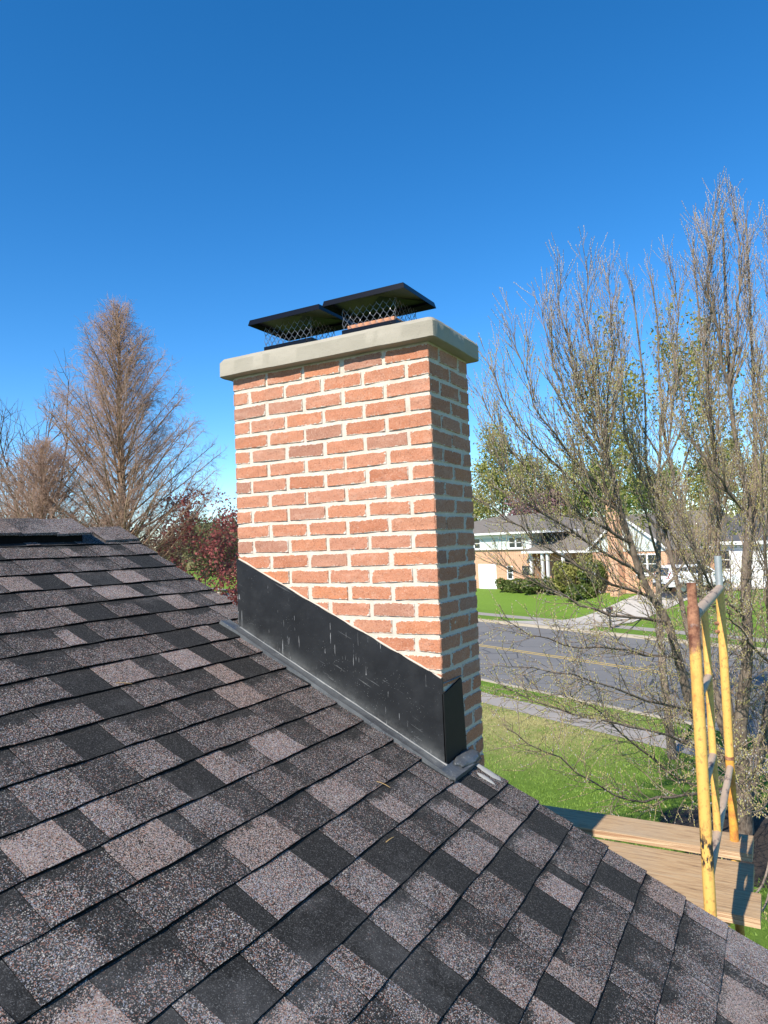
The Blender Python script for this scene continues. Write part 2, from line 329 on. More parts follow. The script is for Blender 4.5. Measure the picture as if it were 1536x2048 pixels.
g=np_mesh('ground',np.array([tuple(q) for q in V]),np.array(F),[M_GR]); tag(g,'lawn ground around the houses',None,None,'structure')
def strip(name,mt,label,v0,v1,s0,s1,z,hh=None):
    b=MB(); n=int((s1-s0)/4)
    if hh is None:
        for i in range(n):
            a,c=s0+(s1-s0)*i/n,s0+(s1-s0)*(i+1)/n; b.quad(SV(a,v0,z),SV(c,v0,z),SV(c,v1,z),SV(a,v1,z))
    else: b.box(s0,s1,v0,v1,z,hh,F=lambda x,y,zz:SV(x,y,zz))
    o=b.build(name,mt,fix=hh is not None); tag(o,label,None,None,'structure'); return o
strip('road',M_RD,'grey asphalt street beyond the lawn',16.35,29.65,-200,200,.0)
strip('kerb',M_CB,'tan concrete kerb on the near side of the street',16.2,16.4,-200,200,-.05,.135)
o=strip('kerb',M_CB,'tan concrete kerb on the far side of the street',29.6,29.95,-200,200,-.05,.135)
strip('road_marking',M_YL,'double yellow centre line of the street, far stripe',22.66,22.78,-200,200,.006)
strip('road_marking',M_YL,'double yellow centre line of the street, near stripe',22.36,22.48,-200,200,.006)
strip('pavement',M_SW,'near pavement between the lawn and the street verge',13.8,14.85,-200,200,.118)
strip('pavement',M_SW,'far pavement in front of the brick and siding house',31.6,32.8,-200,200,.118)
b=MB(); K=14
for i in range(K):
    for j in range(4):
        def dp(i,j):
            t_=i/K; v=29.9+t_*13.4; e=max(0,1-t_*7)*1.6
            a=13.3+5.4*t_-e; c=17.2+6.0*t_+e; s=a+(c-a)*j/4; return SV(s,v,max(ter(s,v),.11)+.035)
        b.quad(dp(i,j),dp(i,j+1),dp(i+1,j+1),dp(i+1,j))
o=b.build('driveway',M_DV); tag(o,'pale concrete driveway rising to the garage',None,None,'structure')
# =================================================================== OUR HOUSE
TA=math.atan(.5); CA,SA=math.cos(TA),math.sin(TA); Z0=4.635; E_=.1395; XR=-1.975; YR=.175
def RP(s,y,n=0): # roof frame: s down the slope from the chimney's near edge line
    return (s*CA+n*SA, y, Z0-s*SA+n*CA)
sR=XR/CA
house=empty('house',(0,-4,0),'house whose charcoal shingled roof fills the foreground','house')
V=[];F=[];C=[];MI=[]
def addcell(p,fc,col,mi):
    b0=len(V); V.extend(p); C.extend(col)
    for f in fc: F.append(tuple(i+b0 for i in f)); 
    MI.extend(mi)
rs=random.Random(11)
yb=-10.0
ncourse=37; k0=-1
for i in range(-16,21):
    sb=.2007+i*E_; st=sb-E_-.02
    if i==-16: st=sR+.005
    y=YR+ (0 if i<0 else 0); kk=0; ph=rs.random()*9; last=None; toj=rs.uniform(.2,.95)
    jitter=rs.uniform(-.004,.004)
    cuts=[]
    while y>yb:
        wd=rs.choice([rs.uniform(.05,.11),rs.uniform(.09,.17),rs.uniform(.12,.21)]) if y>-3.5 else rs.uniform(.12,.4)
        if rs.random()<.06: wd*=1.4
        toj-=wd; joint=False
        if toj<0: joint=True; toj+=1.0
        y1=max(y-wd,yb)
        tooth=(kk%2==0) 
        r_=rs.random()
        if tooth: tone=rs.choice([.80,.66,.50,.40,.34,.62,.46,.30,.42,.36]); band=rs.choice([2,.7,.62,.72,2])
        else: tone=rs.choice([-.12,-.12,.20,.32,-.08,.16,.26,.40]); band=rs.choice([.62,.45,.6,2,.5])
        sd=rs.random() if tone>.55 else rs.random()*.4
        lift=.0026 if tooth else 0
        nn=4 if y>-3.2 else 2
        gap=.0012 if joint else .0
        p=[];col=[];
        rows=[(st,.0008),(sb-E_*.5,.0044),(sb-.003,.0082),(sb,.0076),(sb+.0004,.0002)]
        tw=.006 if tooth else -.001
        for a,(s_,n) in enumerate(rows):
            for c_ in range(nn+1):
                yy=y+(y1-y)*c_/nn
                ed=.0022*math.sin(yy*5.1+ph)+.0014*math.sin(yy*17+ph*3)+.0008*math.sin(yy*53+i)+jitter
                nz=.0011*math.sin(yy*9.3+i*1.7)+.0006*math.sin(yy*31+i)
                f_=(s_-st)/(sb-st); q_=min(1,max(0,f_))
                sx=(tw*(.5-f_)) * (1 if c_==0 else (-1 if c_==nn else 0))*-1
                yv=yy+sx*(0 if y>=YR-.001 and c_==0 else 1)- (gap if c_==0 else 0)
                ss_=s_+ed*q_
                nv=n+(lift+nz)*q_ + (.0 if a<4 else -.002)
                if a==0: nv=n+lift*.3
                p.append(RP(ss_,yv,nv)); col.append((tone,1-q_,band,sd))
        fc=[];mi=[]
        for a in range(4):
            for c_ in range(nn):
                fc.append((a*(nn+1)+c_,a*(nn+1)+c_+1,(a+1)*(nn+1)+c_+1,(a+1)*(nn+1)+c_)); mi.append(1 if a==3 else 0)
        # sides
        k=len(p)
        for c_ in (0,nn):
            b1=[]
            for a in (0,1,2):
                P=p[a*(nn+1)+c_]; b1.append(len(p)); p.append((P[0]-SA*.009,P[1],P[2]-CA*.009)); col.append((0,.5,2,0))
            for a in (0,1): fc.append((a*(nn+1)+c_,(a+1)*(nn+1)+c_,b1[a+1],b1[a])); mi.append(1)
        addcell(p,fc,col,mi)
        y=y1; kk+=1
V=np.array(V); F=np.array(F)
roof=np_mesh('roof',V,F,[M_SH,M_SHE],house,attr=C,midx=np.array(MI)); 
roof['label']='charcoal and pinkish grey shingle slope beside the chimney'
# deck, back slope, walls, fascia, soffit
sE=.2007+20*E_-.03
b=MB(); 
b.hexa([RP(sR,yb,-.03),RP(sE,yb,-.03),RP(sE,YR-.012,-.03),RP(sR,YR-.012,-.03),RP(sR,yb,-.002),RP(sE,yb,-.002),RP(sE,YR-.012,-.002),RP(sR,YR-.012,-.002)])
b.build('roof_deck',M_DKR,house)
b=MB(); xE=sE*CA; zE=Z0-sE*SA; zR=Z0-XR*.5; xB=2*XR-xE
for k in range(34):
    a0=XR-(XR-xB)*k/34; a1=XR-(XR-xB)*(k+1)/34
    z0_=zR-(XR-a0)*.5+.001; z1_=zR-(XR-a1)*.5+.008
    b.hexa([(a1,yb,z1_-.03),(a0,yb,z0_-.03),(a0,YR,z0_-.03),(a1,YR,z1_-.03),(a1,yb,z1_),(a0,yb,z0_),(a0,YR,z0_),(a1,YR,z1_)])
b.build('roof',M_RF2,house)['label']='far side slope of the roof behind its ridge'
b=MB(); y0=YR-.03
def rk(x,dz): return (x,y0,(zR-abs(x-XR)*.5)-dz)
for sgn,xe in ((1,xE),(-1,xB)):
    b.add([(XR,y0,zR-.03),(xe,y0,zE-.03),(xe,y0,zE-.20),(XR,y0,zR-.20),(XR,y0-.02,zR-.03),(xe,y0-.02,zE-.03),(xe,y0-.02,zE-.20),(XR,y0-.02,zR-.20)],[(0,1,2,3),(7,6,5,4),(0,4,5,1),(3,2,6,7),(1,5,6,2),(0,3,7,4)])
b.box(xE,xE+.02,yb,YR,zE-.17,zE-.02); b.box(xB-.02,xB,yb,YR,zE-.17,zE-.02)
b.build('fascia',M_WH,house)
b=MB(); xw0,xw1=xB+.35,xE-.35; yw=.0
b.add([(xw0,-.02,0),(xw1,-.02,0),(xw1,-.02,zE-.05),(XR,-.02,zR-.06),(xw0,-.02,zE-.05),(xw0,yb+.2,0),(xw1,yb+.2,0),(xw1,yb+.2,zE-.05),(XR,yb+.2,zR-.06),(xw0,yb+.2,zE-.05)],[(0,1,2,3,4),(9,8,7,6,5),(0,5,6,1),(1,6,7,2),(0,4,9,5)])
b.build('wall',M_WALL,house)
# ridge vent: raised cap with a dark slot, flat caps on to the rake
b=MB(); ye=-.13; hw=.150
for sg in (1,-1):
    # raised section
    def cp(u,n,y): return (XR+sg*u, y, zR-u*.5*1.0+n)
    p=[cp(0,.046,yb),cp(hw,.048,yb),cp(hw,.048,ye),cp(0,.046,ye),cp(0,.052,yb),cp(hw,.054,yb),cp(hw,.054,ye),cp(0,.052,ye)]
    b.hexa(p,0)
    q0=hw-.012; p=[cp(q0-.004,0,yb),cp(q0,0,yb),cp(q0,0,ye-.04),cp(q0-.004,0,ye-.04),cp(q0-.004,.046,yb),cp(q0,.046,yb),cp(q0,.046,ye-.04),cp(q0-.004,.046,ye-.04)]
    b.hexa(p,1)
vent=b.build('ridge_vent',[M_SH,M_SHE],house)
me=vent.data; a=me.color_attributes.new('sh','FLOAT_COLOR','POINT'); a.data.foreach_set('color',np.tile(np.array([.5,.2,2,.3],np.float32),len(me.vertices)))
vent['label']='raised ridge vent with a dark slot under its cap shingles'
b=MB(); yy=YR; rz=random.Random(3)
# cap shingles
V=[];F=[];C=[]
for k in range(16):
    y1=yy-.143*1.5 if k==0 else yy-.2
    for sg in (1,-1):
        top=.054 if k>0 else .014
        t1=top+.009; tn=rz.choice([.75,.5,.9,.3,.6]); sd=rz.random()
        n0=len(V); wj=hw+rz.uniform(-.006,.012); hi=.030 if k==1 else 0
        for (u,y,n) in ((0,yy,t1+.0),(wj,yy,t1+.002),(wj,y1,(.046+.011 if k==0 and False else top+.004)),(0,y1,top+.003),(wj,yy,t1-.010),(wj,y1,top-.006)):
            V.append((XR+sg*u,y,zR-u*.5+n)); C.append((tn,.3,2,sd))
        F+= [(n0,n0+1,n0+2,n0+3),(n0+1,n0+4,n0+5,n0+2)]
    if k==0: yy=-.125
    else: yy=yy-.2+.0
    if k==0: yy=ye+.006
    if k>=1: yy=y1+.012
cp_=np_mesh('ridge_cap',np.array(V),np.array(F),[M_SH],house,attr=C)
# =================================================================== CHIMNEY
chim=empty('brick_chimney',(-.4965,.195,0),'tall red brick chimney with pale mortar and a concrete crown','chimney')
W_,D_=.993,.392; PZ=.0677; ZT=6.2815
rb=random.Random(5); V=[];F=[];C=[]
def brick(face,u0,u1,z0,z1,detail,cl,cr,rv,topw):
    """face: 0=-Y,1=+X,2=+Y,3=-X ; u along the face, outward displaced"""
    nu=max(2,int((u1-u0)/.016)) if detail else 1; nv=5 if detail else 1
    ju=[rb.uniform(-.0035,.0035) for _ in range(4)]; tilt=rb.uniform(-.002,.002); sk=rb.uniform(-.003,.003)
    base=len(V); off0=rb.uniform(.0006,.0026); sd=rb.random()*50
    us=[u0+(u1-u0)*k/nu for k in range(nu+1)]; zs=[z0+(z1-z0)*k/nv for k in range(nv+1)]
    if detail: us=[u0]+[u0+.0025]+us[1:-1]+[u1-.0025]+[u1]; zs=[z0,z0+.0025]+zs[1:-1]+[z1-.0025,z1]
    for a,u in enumerate(us):
        for b_,z in enumerate(zs):
            onu=(a==0 and not cl) or (a==len(us)-1 and not cr); onz=(b_==0 or b_==len(zs)-1)
            n=off0+tilt*math.sin((u-u0)*20)
            if detail:
                n+= .0034*noise.noise(Vector((u*22+sd,z*40,face)))+.0012*noise.noise(Vector((u*80,z*90+sd,face)))
            if (onu or onz): n=-.0062
            uu=u+(ju[0] if a<2 and not cl else (ju[1] if a>len(us)-3 and not cr else 0)); zz=z+sk*((u-u0)/(u1-u0)-.5)*2
            if detail and onz: zz+=.0032*noise.noise(Vector((u*55+sd,z*3,1)))
            if cl and a==0 and not onz: n=max(n,-.0006)*0+0
            if cr and a==len(us)-1 and not onz: n=0
            x,y=(( -W_+uu, -n),(n,uu),(-uu,D_+n),(-W_-n,D_-uu))[face]
            V.append((x,y,zz))
            eu=min((u-u0) if not cl else 1,(u1-u) if not cr else 1); e_=min(eu,z-z0,z1-z)
            C.append((max(0,e_),rv,topw,1))
    nz=len(zs)
    for a in range(len(us)-1):
        for b_ in range(nz-1):
            F.append((base+a*nz+b_,base+(a+1)*nz+b_,base+(a+1)*nz+b_+1,base+a*nz+b_+1))
rows=92; mg=.0062
for k in range(1,rows+1):
    z1=ZT-(k-1)*PZ-mg; z0=ZT-k*PZ+mg
    odd=k%2==1; det=k<=28; tw_=max(0,1-k/7.0)
    for face in range(4):
        Lf=W_ if face in(0,2) else D_; pitch=.2006 if face in (0,2) else .2
        full_at_end = odd if face in(0,2) else (not odd)
        if face in (0,2): cuts=[W_-(.0 if full_at_end else .1006)-j*pitch for j in range(0,6)]
        else: cuts=[D_-(0 if full_at_end else .098)-j*.196 for j in range(0,4)]
        cuts=[c for c in cuts if c>.05]; pts=[0]+sorted(cuts); 
        if abs(pts[-1]-Lf)>.02: pts.append(Lf)
        if len(pts)>2 and pts[1]<.07: pts.pop(1)
        dd=det and face in (0,1)
        for a in range(len(pts)-1):
            cl=a==0; cr=a==len(pts)-2
            u0=pts[a]+(0 if cl else mg+.0008*rb.random()*3); u1=pts[a+1]-(0 if cr else mg)
            brick(face,u0,u1,z0,z1,dd,cl,cr,rb.random(),tw_*rb.random())
bw=np_mesh('brickwork',np.array(V),np.array(F),[M_BR],chim,attr=C,smooth=True); bw.data.set_sharp_from_angle(angle=R(28))
# mortar body: displaced grid
b=MB(); mo=.0030
def mface(face,nu,nv):
    Lf=W_ if face in(0,2) else D_; vs_=[];fs_=[]
    for a in range(nu+1):
        for c_ in range(nv+1):
            u=mo+(Lf-2*mo)*a/nu; z=(ZT-29*PZ)+(29*PZ+.004)*c_/nv if nv>2 else (0,ZT-29*PZ)[c_]
            n=-mo+.0016*noise.noise(Vector((u*30,z*45,face*7)))+.0010*noise.noise(Vector((u*90,z*110,face*7)))
            if a in(0,nu): n=-mo
            vs_.append(((-W_+u,-n,z),(n,u,z),(-u,D_+n,z),(-W_-n,D_-u,z))[face])
    for a in range(nu):
        for c_ in range(nv): fs_.append((a*(nv+1)+c_,(a+1)*(nv+1)+c_,(a+1)*(nv+1)+c_+1,a*(nv+1)+c_+1))
    b.add(vs_,fs_)
for fc in range(4): mface(fc,(110,45,20,10)[fc],220 if fc<2 else 40); mface(fc,1,1)
b.build('mortar',M_MO,chim,smooth=True,fix=False)
# crown
cr=bmesh.new(); ov=.047; zb=ZT+.001; prof=[(ov-.006,zb),(ov,zb+.004),(ov,zb+.066),(ov-.012,zb+.083),(-.10,zb+.112)]
rings=[]
for (o_,z) in prof:
    ring=[]
    x0,x1,y0,y1=-W_-o_,o_,-o_,D_+o_
    nx,ny=60,26
    per=[(x0+(x1-x0)*i/nx,y0) for i in range(nx)]+[(x1,y0+(y1-y0)*i/ny) for i in range(ny)]+[(x1-(x1-x0)*i/nx,y1) for i in range(nx)]+[(x0,y1-(y1-y0)*i/ny) for i in range(ny)]
    for (x,y) in per:
        a=.0022*noise.noise(Vector((x*9,y*9,z*12)))+.0010*noise.noise(Vector((x*40,y*40,z*40)))
        zz=z+a+ (.0025*noise.noise(Vector((x*3,y*3,5))) if o_>0 else 0)
        cx_=min(x1-.006,max(x0+.006,x)); cy_=min(y1-.006,max(y0+.006,y))
        # round vertical corners
        dx=x-(x1-.018 if x>x1-.018 else (x0+.018 if x<x0+.018 else x)); dy=y-(y1-.018 if y>y1-.018 else (y0+.018 if y<y0+.018 else y))
        if dx and dy:
            l=math.hypot(dx,dy); k_=.018/max(l,.018); x+=dx*(k_-1); y+=dy*(k_-1)
        ring.append(cr.verts.new((x+a*.6,y+a,zz)))
    rings.append(ring)
for r0,r1 in zip(rings,rings[1:]):
    n=len(r0)
    for i in range(n): cr.faces.new((r0[i],r0[(i+1)%n],r1[(i+1)%n],r1[i]))
cr.faces.new(rings[-1]); cr.faces.new(rings[0][::-1])
bmesh.ops.recalc_face_normals(cr,faces=cr.faces); me=bpy.data.meshes.new('crown'); cr.to_mesh(me); cr.free()
me.polygons.foreach_set('use_smooth',[True]*len(me.polygons)); me.set_sharp_from_angle(angle=R(35))
link('crown',me,M_CO,chim)['label']='pale grey concrete crown with a bevelled rim'
ZC=zb+.105
# flues
FX=[(-.878,-.610),(-.450,-.182)]; FY=(.088,.292)
for k,(x0,x1) in enumerate(FX):
    b=MB(); i=.018; t_=.016; zt=ZC+(.062 if k==1 else .020)
    for (a0,a1,c0,c1) in ((x0+i,x1-i,FY[0]+i,FY[0]+i+t_),(x0+i,x1-i,FY[1]-i-t_,FY[1]-i),(x0+i,x0+i+t_,FY[0]+i+t_,FY[1]-i-t_),(x1-i-t_,x1-i,FY[0]+i+t_,FY[1]-i-t_)):
        b.box(a0,a1,c0,c1,ZC-.03,zt)
    b.build('clay_flue',M_CLAY,chim,bevel=.003)
# flashing (parts of the chimney)
def poly_panel(name,pts,off,thick,mt,lab=None):
    # pts front outline; off vector outward; small thickness
    b=MB(); n=len(pts); o_=Vector(off)
    vs_=[Vector(p)+o_ for p in pts]+[Vector(p)+o_*0 for p in pts]
    fs=[tuple(range(n)),tuple(range(2*n-1,n-1,-1))]+[(i,i+n,(i+1)%n+n,(i+1)%n) for i in range(n)]
    b.add(vs_,fs); o=b.build(name,mt,chim,bevel=thick)
    if lab:o['label']=lab
    return o
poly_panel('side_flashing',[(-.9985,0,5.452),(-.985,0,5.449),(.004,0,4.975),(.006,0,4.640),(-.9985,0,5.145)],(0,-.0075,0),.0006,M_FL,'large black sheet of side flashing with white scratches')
# top lip of sealant
b=MB(); pts=[]
for k in range(24):
    t_=k/23; pts.append((-.985+t_*.985,-.0055+.0012*math.sin(k*2.1),5.4525-t_*.477+.0012*math.sin(k*1.3)))
b.tube(pts,[.0035+.001*math.sin(k*1.9) for k in range(24)],6); b.build('sealant_bead',M_MO,chim,smooth=True)
poly_panel('front_flashing',[(0,-.0075,4.640),(0,.193,4.640),(0,.190,4.70),(0,.172,4.935),(0,.165,4.945),(0,.01,4.915),(0,-.0075,4.915)],(.008,0,0),.0006,M_FR,'small black flashing panel on the shaded face')
b=MB(); b.tube([(.004,.0,4.953),(.006,.09,4.952),(.004,.175,4.951)],.003,6); b.build('sealant_bead',M_AP,chim)
# apron flange on the roof
V=[];F=[]
def flange(s0,s1,y0,y1,n0,n1,name,turn=True,along='s',amp=.002):
    K=46; b=MB(); 
    prof=[(0,n0+.004),(.14,n0),(.72,n0),(.86,n0+.004),(.97,n0+.0045),(1,n0-.006)]
    vs_=[];m_=len(prof)
    for k in range(K+1):
        t_=k/K
        for (pp,nn) in prof:
            w_=amp*noise.noise(Vector((t_*9,pp*3,2)))+amp*.6*noise.noise(Vector((t_*30,pp*5,9)))
            if along=='s': vs_.append(RP(s0+(s1-s0)*t_,y0+(y1-y0)*pp+w_*(pp>.9),nn+w_+ (n1-n0)*t_))
            else: vs_.append(RP(y0+(y1-y0)*pp+w_*(pp>.9),s0+(s1-s0)*t_,nn+w_+(n1-n0)*t_))
    fs=[(k*m_+i,k*m_+i+1,(k+1)*m_+i+1,(k+1)*m_+i) for k in range(K) for i in range(m_-1)]
    top=len(vs_); vs_+= [ (v[0]-SA*.010,v[1],v[2]-CA*.010) for v in vs_]
    fs+=[tuple(top+i for i in f[::-1]) for f in fs]
    for k in range(K): fs.append((k*m_,(k+1)*m_,top+(k+1)*m_,top+k*m_)); fs.append((k*m_+m_-1,top+k*m_+m_-1,top+(k+1)*m_+m_-1,(k+1)*m_+m_-1))
    for e in (0,K): fs+= [(e*m_+i,top+e*m_+i,top+e*m_+i+1,e*m_+i+1) for i in range(m_-1)]
    b.add(vs_,fs); return b.build(name,M_AP,chim,smooth=True)
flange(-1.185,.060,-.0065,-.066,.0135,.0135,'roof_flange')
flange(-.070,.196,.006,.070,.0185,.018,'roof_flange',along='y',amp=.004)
# tar lump on the flange end, fillet at the foot
b=MB(); vs_=[]
bm=bmesh.new(); bmesh.ops.create_icosphere(bm,subdivisions=3,radius=1)
for v in bm.verts:
    p=v.co; k_=1+.25*noise.noise(p*2.2); x=p.x*.034*k_; y=p.y*.10*k_; z=p.z*.013*k_
    a=RP(.030+x,.125+y,.022+z); v.co=Vector(a)
me=bpy.data.meshes.new('tar_seal'); bm.to_mesh(me); bm.free(); me.polygons.foreach_set('use_smooth',[True]*len(me.polygons)); link('tar_seal',me,M_AP,chim)
b=MB(); b.tube([RP(-1.11+1.115*k/20,-.009-.001*math.sin(k*3),.0155) for k in range(21)],[.0045+.0015*math.sin(k*2.3) for k in range(21)],7); b.build('sealant_bead',M_AP,chim,smooth=True)
def smear(name,cs,cy,ls,ly,mt,par,seed,lab=None):
    b=MB(); K=26; vs_=[RP(cs,cy,.0125)]
    for rr_,hh in ((.6,.0125),(1,.0088)):
        for k in range(K):
            a=2*math.pi*k/K; q_=rr_*(1+.35*noise.noise(Vector((math.cos(a)*1.3,math.sin(a)*1.3,seed)))+.2*noise.noise(Vector((math.cos(a)*4,math.sin(a)*4,seed)))); vs_.append(RP(cs+ls*math.cos(a)*q_,cy+ly*math.sin(a)*q_,hh))
    b.add(vs_,[(0,1+k,1+(k+1)%K) for k in range(K)]+[(1+k,1+K+k,1+K+(k+1)%K,1+(k+1)%K) for k in range(K)]); o=b.build(name,mt,par,smooth=True)
    if lab:o['label']=lab
smear('sealant_smear',.115,.150,.075,.020,M_SM,house,3,'pale grey sealant smear on the shingles at the chimney corner')
smear('sealant_smear',.135,.093,.045,.014,M_SM,house,8,'smaller pale sealant smear on the shingles at the chimney corner')
for k,(s_,y_,an_,L_,lb) in enumerate([(-.10,-.38,.35,.050,'tan dry pine needle on the shingles just below the flashing'),(.085,-.62,1.5,.045,'tan dry pine needle lying across a dark shingle nearest the camera'),(-.93,-.83,1.1,.055,'pale dry pine needle on the upper left part of the roof')]):
    b=MB(); b.tube([RP(s_+L_*t_*math.cos(an_),y_+L_*t_*math.sin(an_),.0125+.003*math.sin(t_*3)) for t_ in (0,.33,.66,1)],[.0011,.0011,.0010,.0006],5)
    t=empty('pine_needle',RP(s_,y_,.01),lb,'pine needle','dry needles fallen on the roof'); b.build('needle',M_NE,t)
# =================================================================== CHIMNEY CAPS (two)
capt=None
for k,(x0,x1) in enumerate(FX):
    xc=(x0+x1)/2; yc=(FY[0]+FY[1])/2
    t=empty('chimney_cap',(xc,yc,ZC),('black metal chimney cap on the left flue, its lid half behind the other' if k==0 else 'black metal chimney cap on the right flue, over an orange clay rim'),'chimney cap','black caps over the flues of the brick chimney')
    b=MB(); zt=ZC+.145 # base band
    for (a0,a1,c0,c1) in ((x0,x1,FY[0],FY[0]+.002),(x0,x1,FY[1]-.002,FY[1]),(x0,x0+.002,FY[0]+.002,FY[1]-.002),(x1-.002,x1,FY[0]+.002,FY[1]-.002)): b.box(a0,a1,c0,c1,ZC-.004,ZC+.040)
    # fixing flange + bolts
    b.tube([(x1-.03,FY[0]-.004,ZC+.028),(x1-.03,FY[0]+.004,ZC+.028)],.006,6)
    b.build('base_band',M_CAP,t)
    # mesh screen
    b=MB(); pz=.0165; hz=.0175; per=[(x0+.003,x1-.003,'x',FY[0]+.003),(x0+.003,x1-.003,'x',FY[1]-.003),(FY[0]+.003,FY[1]-.003,'y',x0+.003),(FY[0]+.003,FY[1]-.003,'y',x1-.003)]
    for (a0,a1,ax,cc) in per:
        n=round((a1-a0)/pz); pp=(a1-a0)/n
        for j in range(n+1):
            pts=[]; z=ZC+.006; st_=0
            while z<zt+.004:
                sgn=1 if (st_//2)%2==0 else -1
                o_=.5*pp*sgn*(1 if j%2==0 else -1)*.92
                a=min(a1,max(a0,a0+j*pp+o_)); nb=.0012*math.sin(st_*2+j)
                pts.append((a,cc+nb,z) if ax=='x' else (cc+nb,a,z)); z+=(.0055 if st_%2==0 else hz-.0055+.003); st_+=1
            b.tube(pts,.0010,3,cap=False)
    b.build('mesh_screen',M_WIRE,t)
    # lid
    lx0,lx1,ly0,ly1=((-.925,-.528,.035,.345) if k==0 else (-.513,-.113,.035,.345)); zl=zt+.004
    zlid=6.553 if k==1 else 6.547
    b=MB(); th=.0012; cxl,cyl=(lx0+lx1)/2,(ly0+ly1)/2; rise=.030; 
    r=.006; Pk=(cxl,cyl)
    out=[(lx0,ly0),(lx1,ly0),(lx1,ly1),(lx0,ly1)]
    inn=[(lx0+r,ly0+r),(lx1-r,ly0+r),(lx1-r,ly1-r),(lx0+r,ly1-r)]
    rg=[(cxl-.07,cyl),(cxl+.07,cyl)]
    for dz in (0,-th):
        bz=len(b.v); vv=[(x,y,zlid-.022+dz) for x,y in out]+[(x,y,zlid+.002+dz) for x,y in inn]+[(cxl,cyl,zlid+rise+dz)]
        b.add(vv,[(0,1,5,4),(1,2,6,5),(2,3,7,6),(3,0,4,7),(4,5,8),(5,6,8),(6,7,8),(7,4,8)])
    lid=b.build('lid',M_CAP,t,fix=False)
# =================================================================== SCAFFOLD
XS=.866; Y1,Y2,YM=.345,1.727,.795
sc=empty('scaffold_frame',(XS,1.0,0),'yellow rusting scaffold frame standing beside the roof edge','scaffold')
b=MB(); b.tube([(XS,Y1,.0),(XS,Y1,2.0),(XS,Y1,5.10)],.0211,20); b.build('leg',M_YE,sc,smooth=True)
b=MB(); b.tube([(XS,Y1,5.1),(XS,Y1,5.222)],.0214,20); b.build('leg_collar',M_RU,sc,smooth=True)
b=MB(); b.tube([(XS,Y1,5.222),(XS,Y1,5.228),(XS,Y1,5.305),(XS,Y1,5.309)],[.0185,.0172,.0172,.0182],20); b.build('coupling_pin',M_RU,sc,smooth=True)
b=MB(); b.tube([(XS,Y2,4.28),(XS,Y2,5.185)],.0222,20); b.build('leg',M_YE,sc,smooth=True)
b=MB(); b.tube([(XS,Y2,.0),(XS,Y2,4.279)],.0222,20); b.build('leg',M_OR,sc,smooth=True)
b=MB(); 
b.tube([(XS,Y2,5.19),(XS,Y2,5.36)],.0185,16); b.build('coupling_pin',M_GA,sc,smooth=True)['label']='grey galvanised coupling pin'
b=MB(); b.tube([(XS,YM,4.235),(XS,YM,5.18)],.0150,16); b.build('upright',M_YE,sc,smooth=True)
b=MB(); b.tube([(XS,Y1+.018,5.185),(XS,Y2+.012,5.185)],.0212,18); b.build('top_bar',M_BB,sc,smooth=True)
for z in (4.884,4.557):
    b=MB(); b.tube([(XS,Y1+.018,z),(XS,YM+.006,z)],.0145,14); b.build('rung',M_BB,sc,smooth=True)
b=MB(); b.tube([(XS,Y1+.018,4.235),(XS,Y2-.01,4.235)],.0165,14); b.build('rung',M_BB,sc,smooth=True)
for z in (3.785,3.2,2.4,1.6,.8):
    b=MB(); b.tube([(XS,Y1+.018,z),(XS,Y2-.01,z)],.0165,12); b.build('rung',M_YE,sc,smooth=True)
for z in (5.0,4.955):
    b=MB(); b.tube([(XS-.015,Y2-.012,z),(XS-.030,Y2-.024,z)],[.011,.007],8); b.build('lock_stud',M_RU,sc,smooth=True)
b=MB(); b.tube([(XS,Y2,4.276),(XS,Y2,4.292)],.0245,16); b.build('weld_ring',M_RU,sc,smooth=True)
# second frame under the boards, hidden behind the roof, carries their far end
sc2=empty('scaffold_frame',(-1.27,1.0,0),'lower scaffold frame carrying the far end of the boards behind the chimney','scaffold')
for y in (Y1+.3,Y2):
    b=MB(); b.tube([(-1.27,y,0),(-1.27,y,3.9)],.0211,12); b.build('leg',M_YE,sc2,smooth=True)
for z in (3.785,2.4,1.0):
    b=MB(); b.tube([(-1.27,Y1+.3,z),(-1.27,Y2,z)],.0165,10); b.build('rung',M_YE,sc2,smooth=True)
for nm,y0,y1,x1,zt,lab in (('a',1.583,1.829,.953,3.850,'farthest of the three weathered scaffold boards, by the lawn'),('b',1.126,1.476,.964,3.846,'middle of the three weathered scaffold boards, widest and greyest'),('c',.885,1.122,1.002,3.870,'nearest of the three weathered scaffold boards, jutting out farthest')):
    t=empty('plank',((x1-1.6)/2,(y0+y1)/2,zt),lab,'plank','wooden boards laid across the scaffold')
    b=MB(); K=24; vs_=[]
    for k in range(K+1):
        x=-1.65+(x1+1.65)*k/K; w_=.0015*noise.noise(Vector((x*3,y0*9,0))); sag=-.004*math.sin(math.pi*k/K)
        vs_+=[(x,y0+w_+.002,zt-.040+sag),(x,y1+w_,zt-.040+sag),(x,y1+w_,zt+sag),(x,y0+w_+.002,zt+sag)]
    b.add(vs_[:4],[(0,1,2,3)],1); b.add(vs_[-4:],[(3,2,1,0)],1)
    b.v+=vs_; n0=8
    for k in range(K):
        a=n0+k*4; c_=a+4
        for (i,j,mi) in ((0,1,0),(1,2,1),(2,3,0),(3,0,1)):
            b.f.append((a+i,c_+i,c_+j,a+j)); b.m.append(mi)
    b.build('board',[M_PL,M_PE],t)
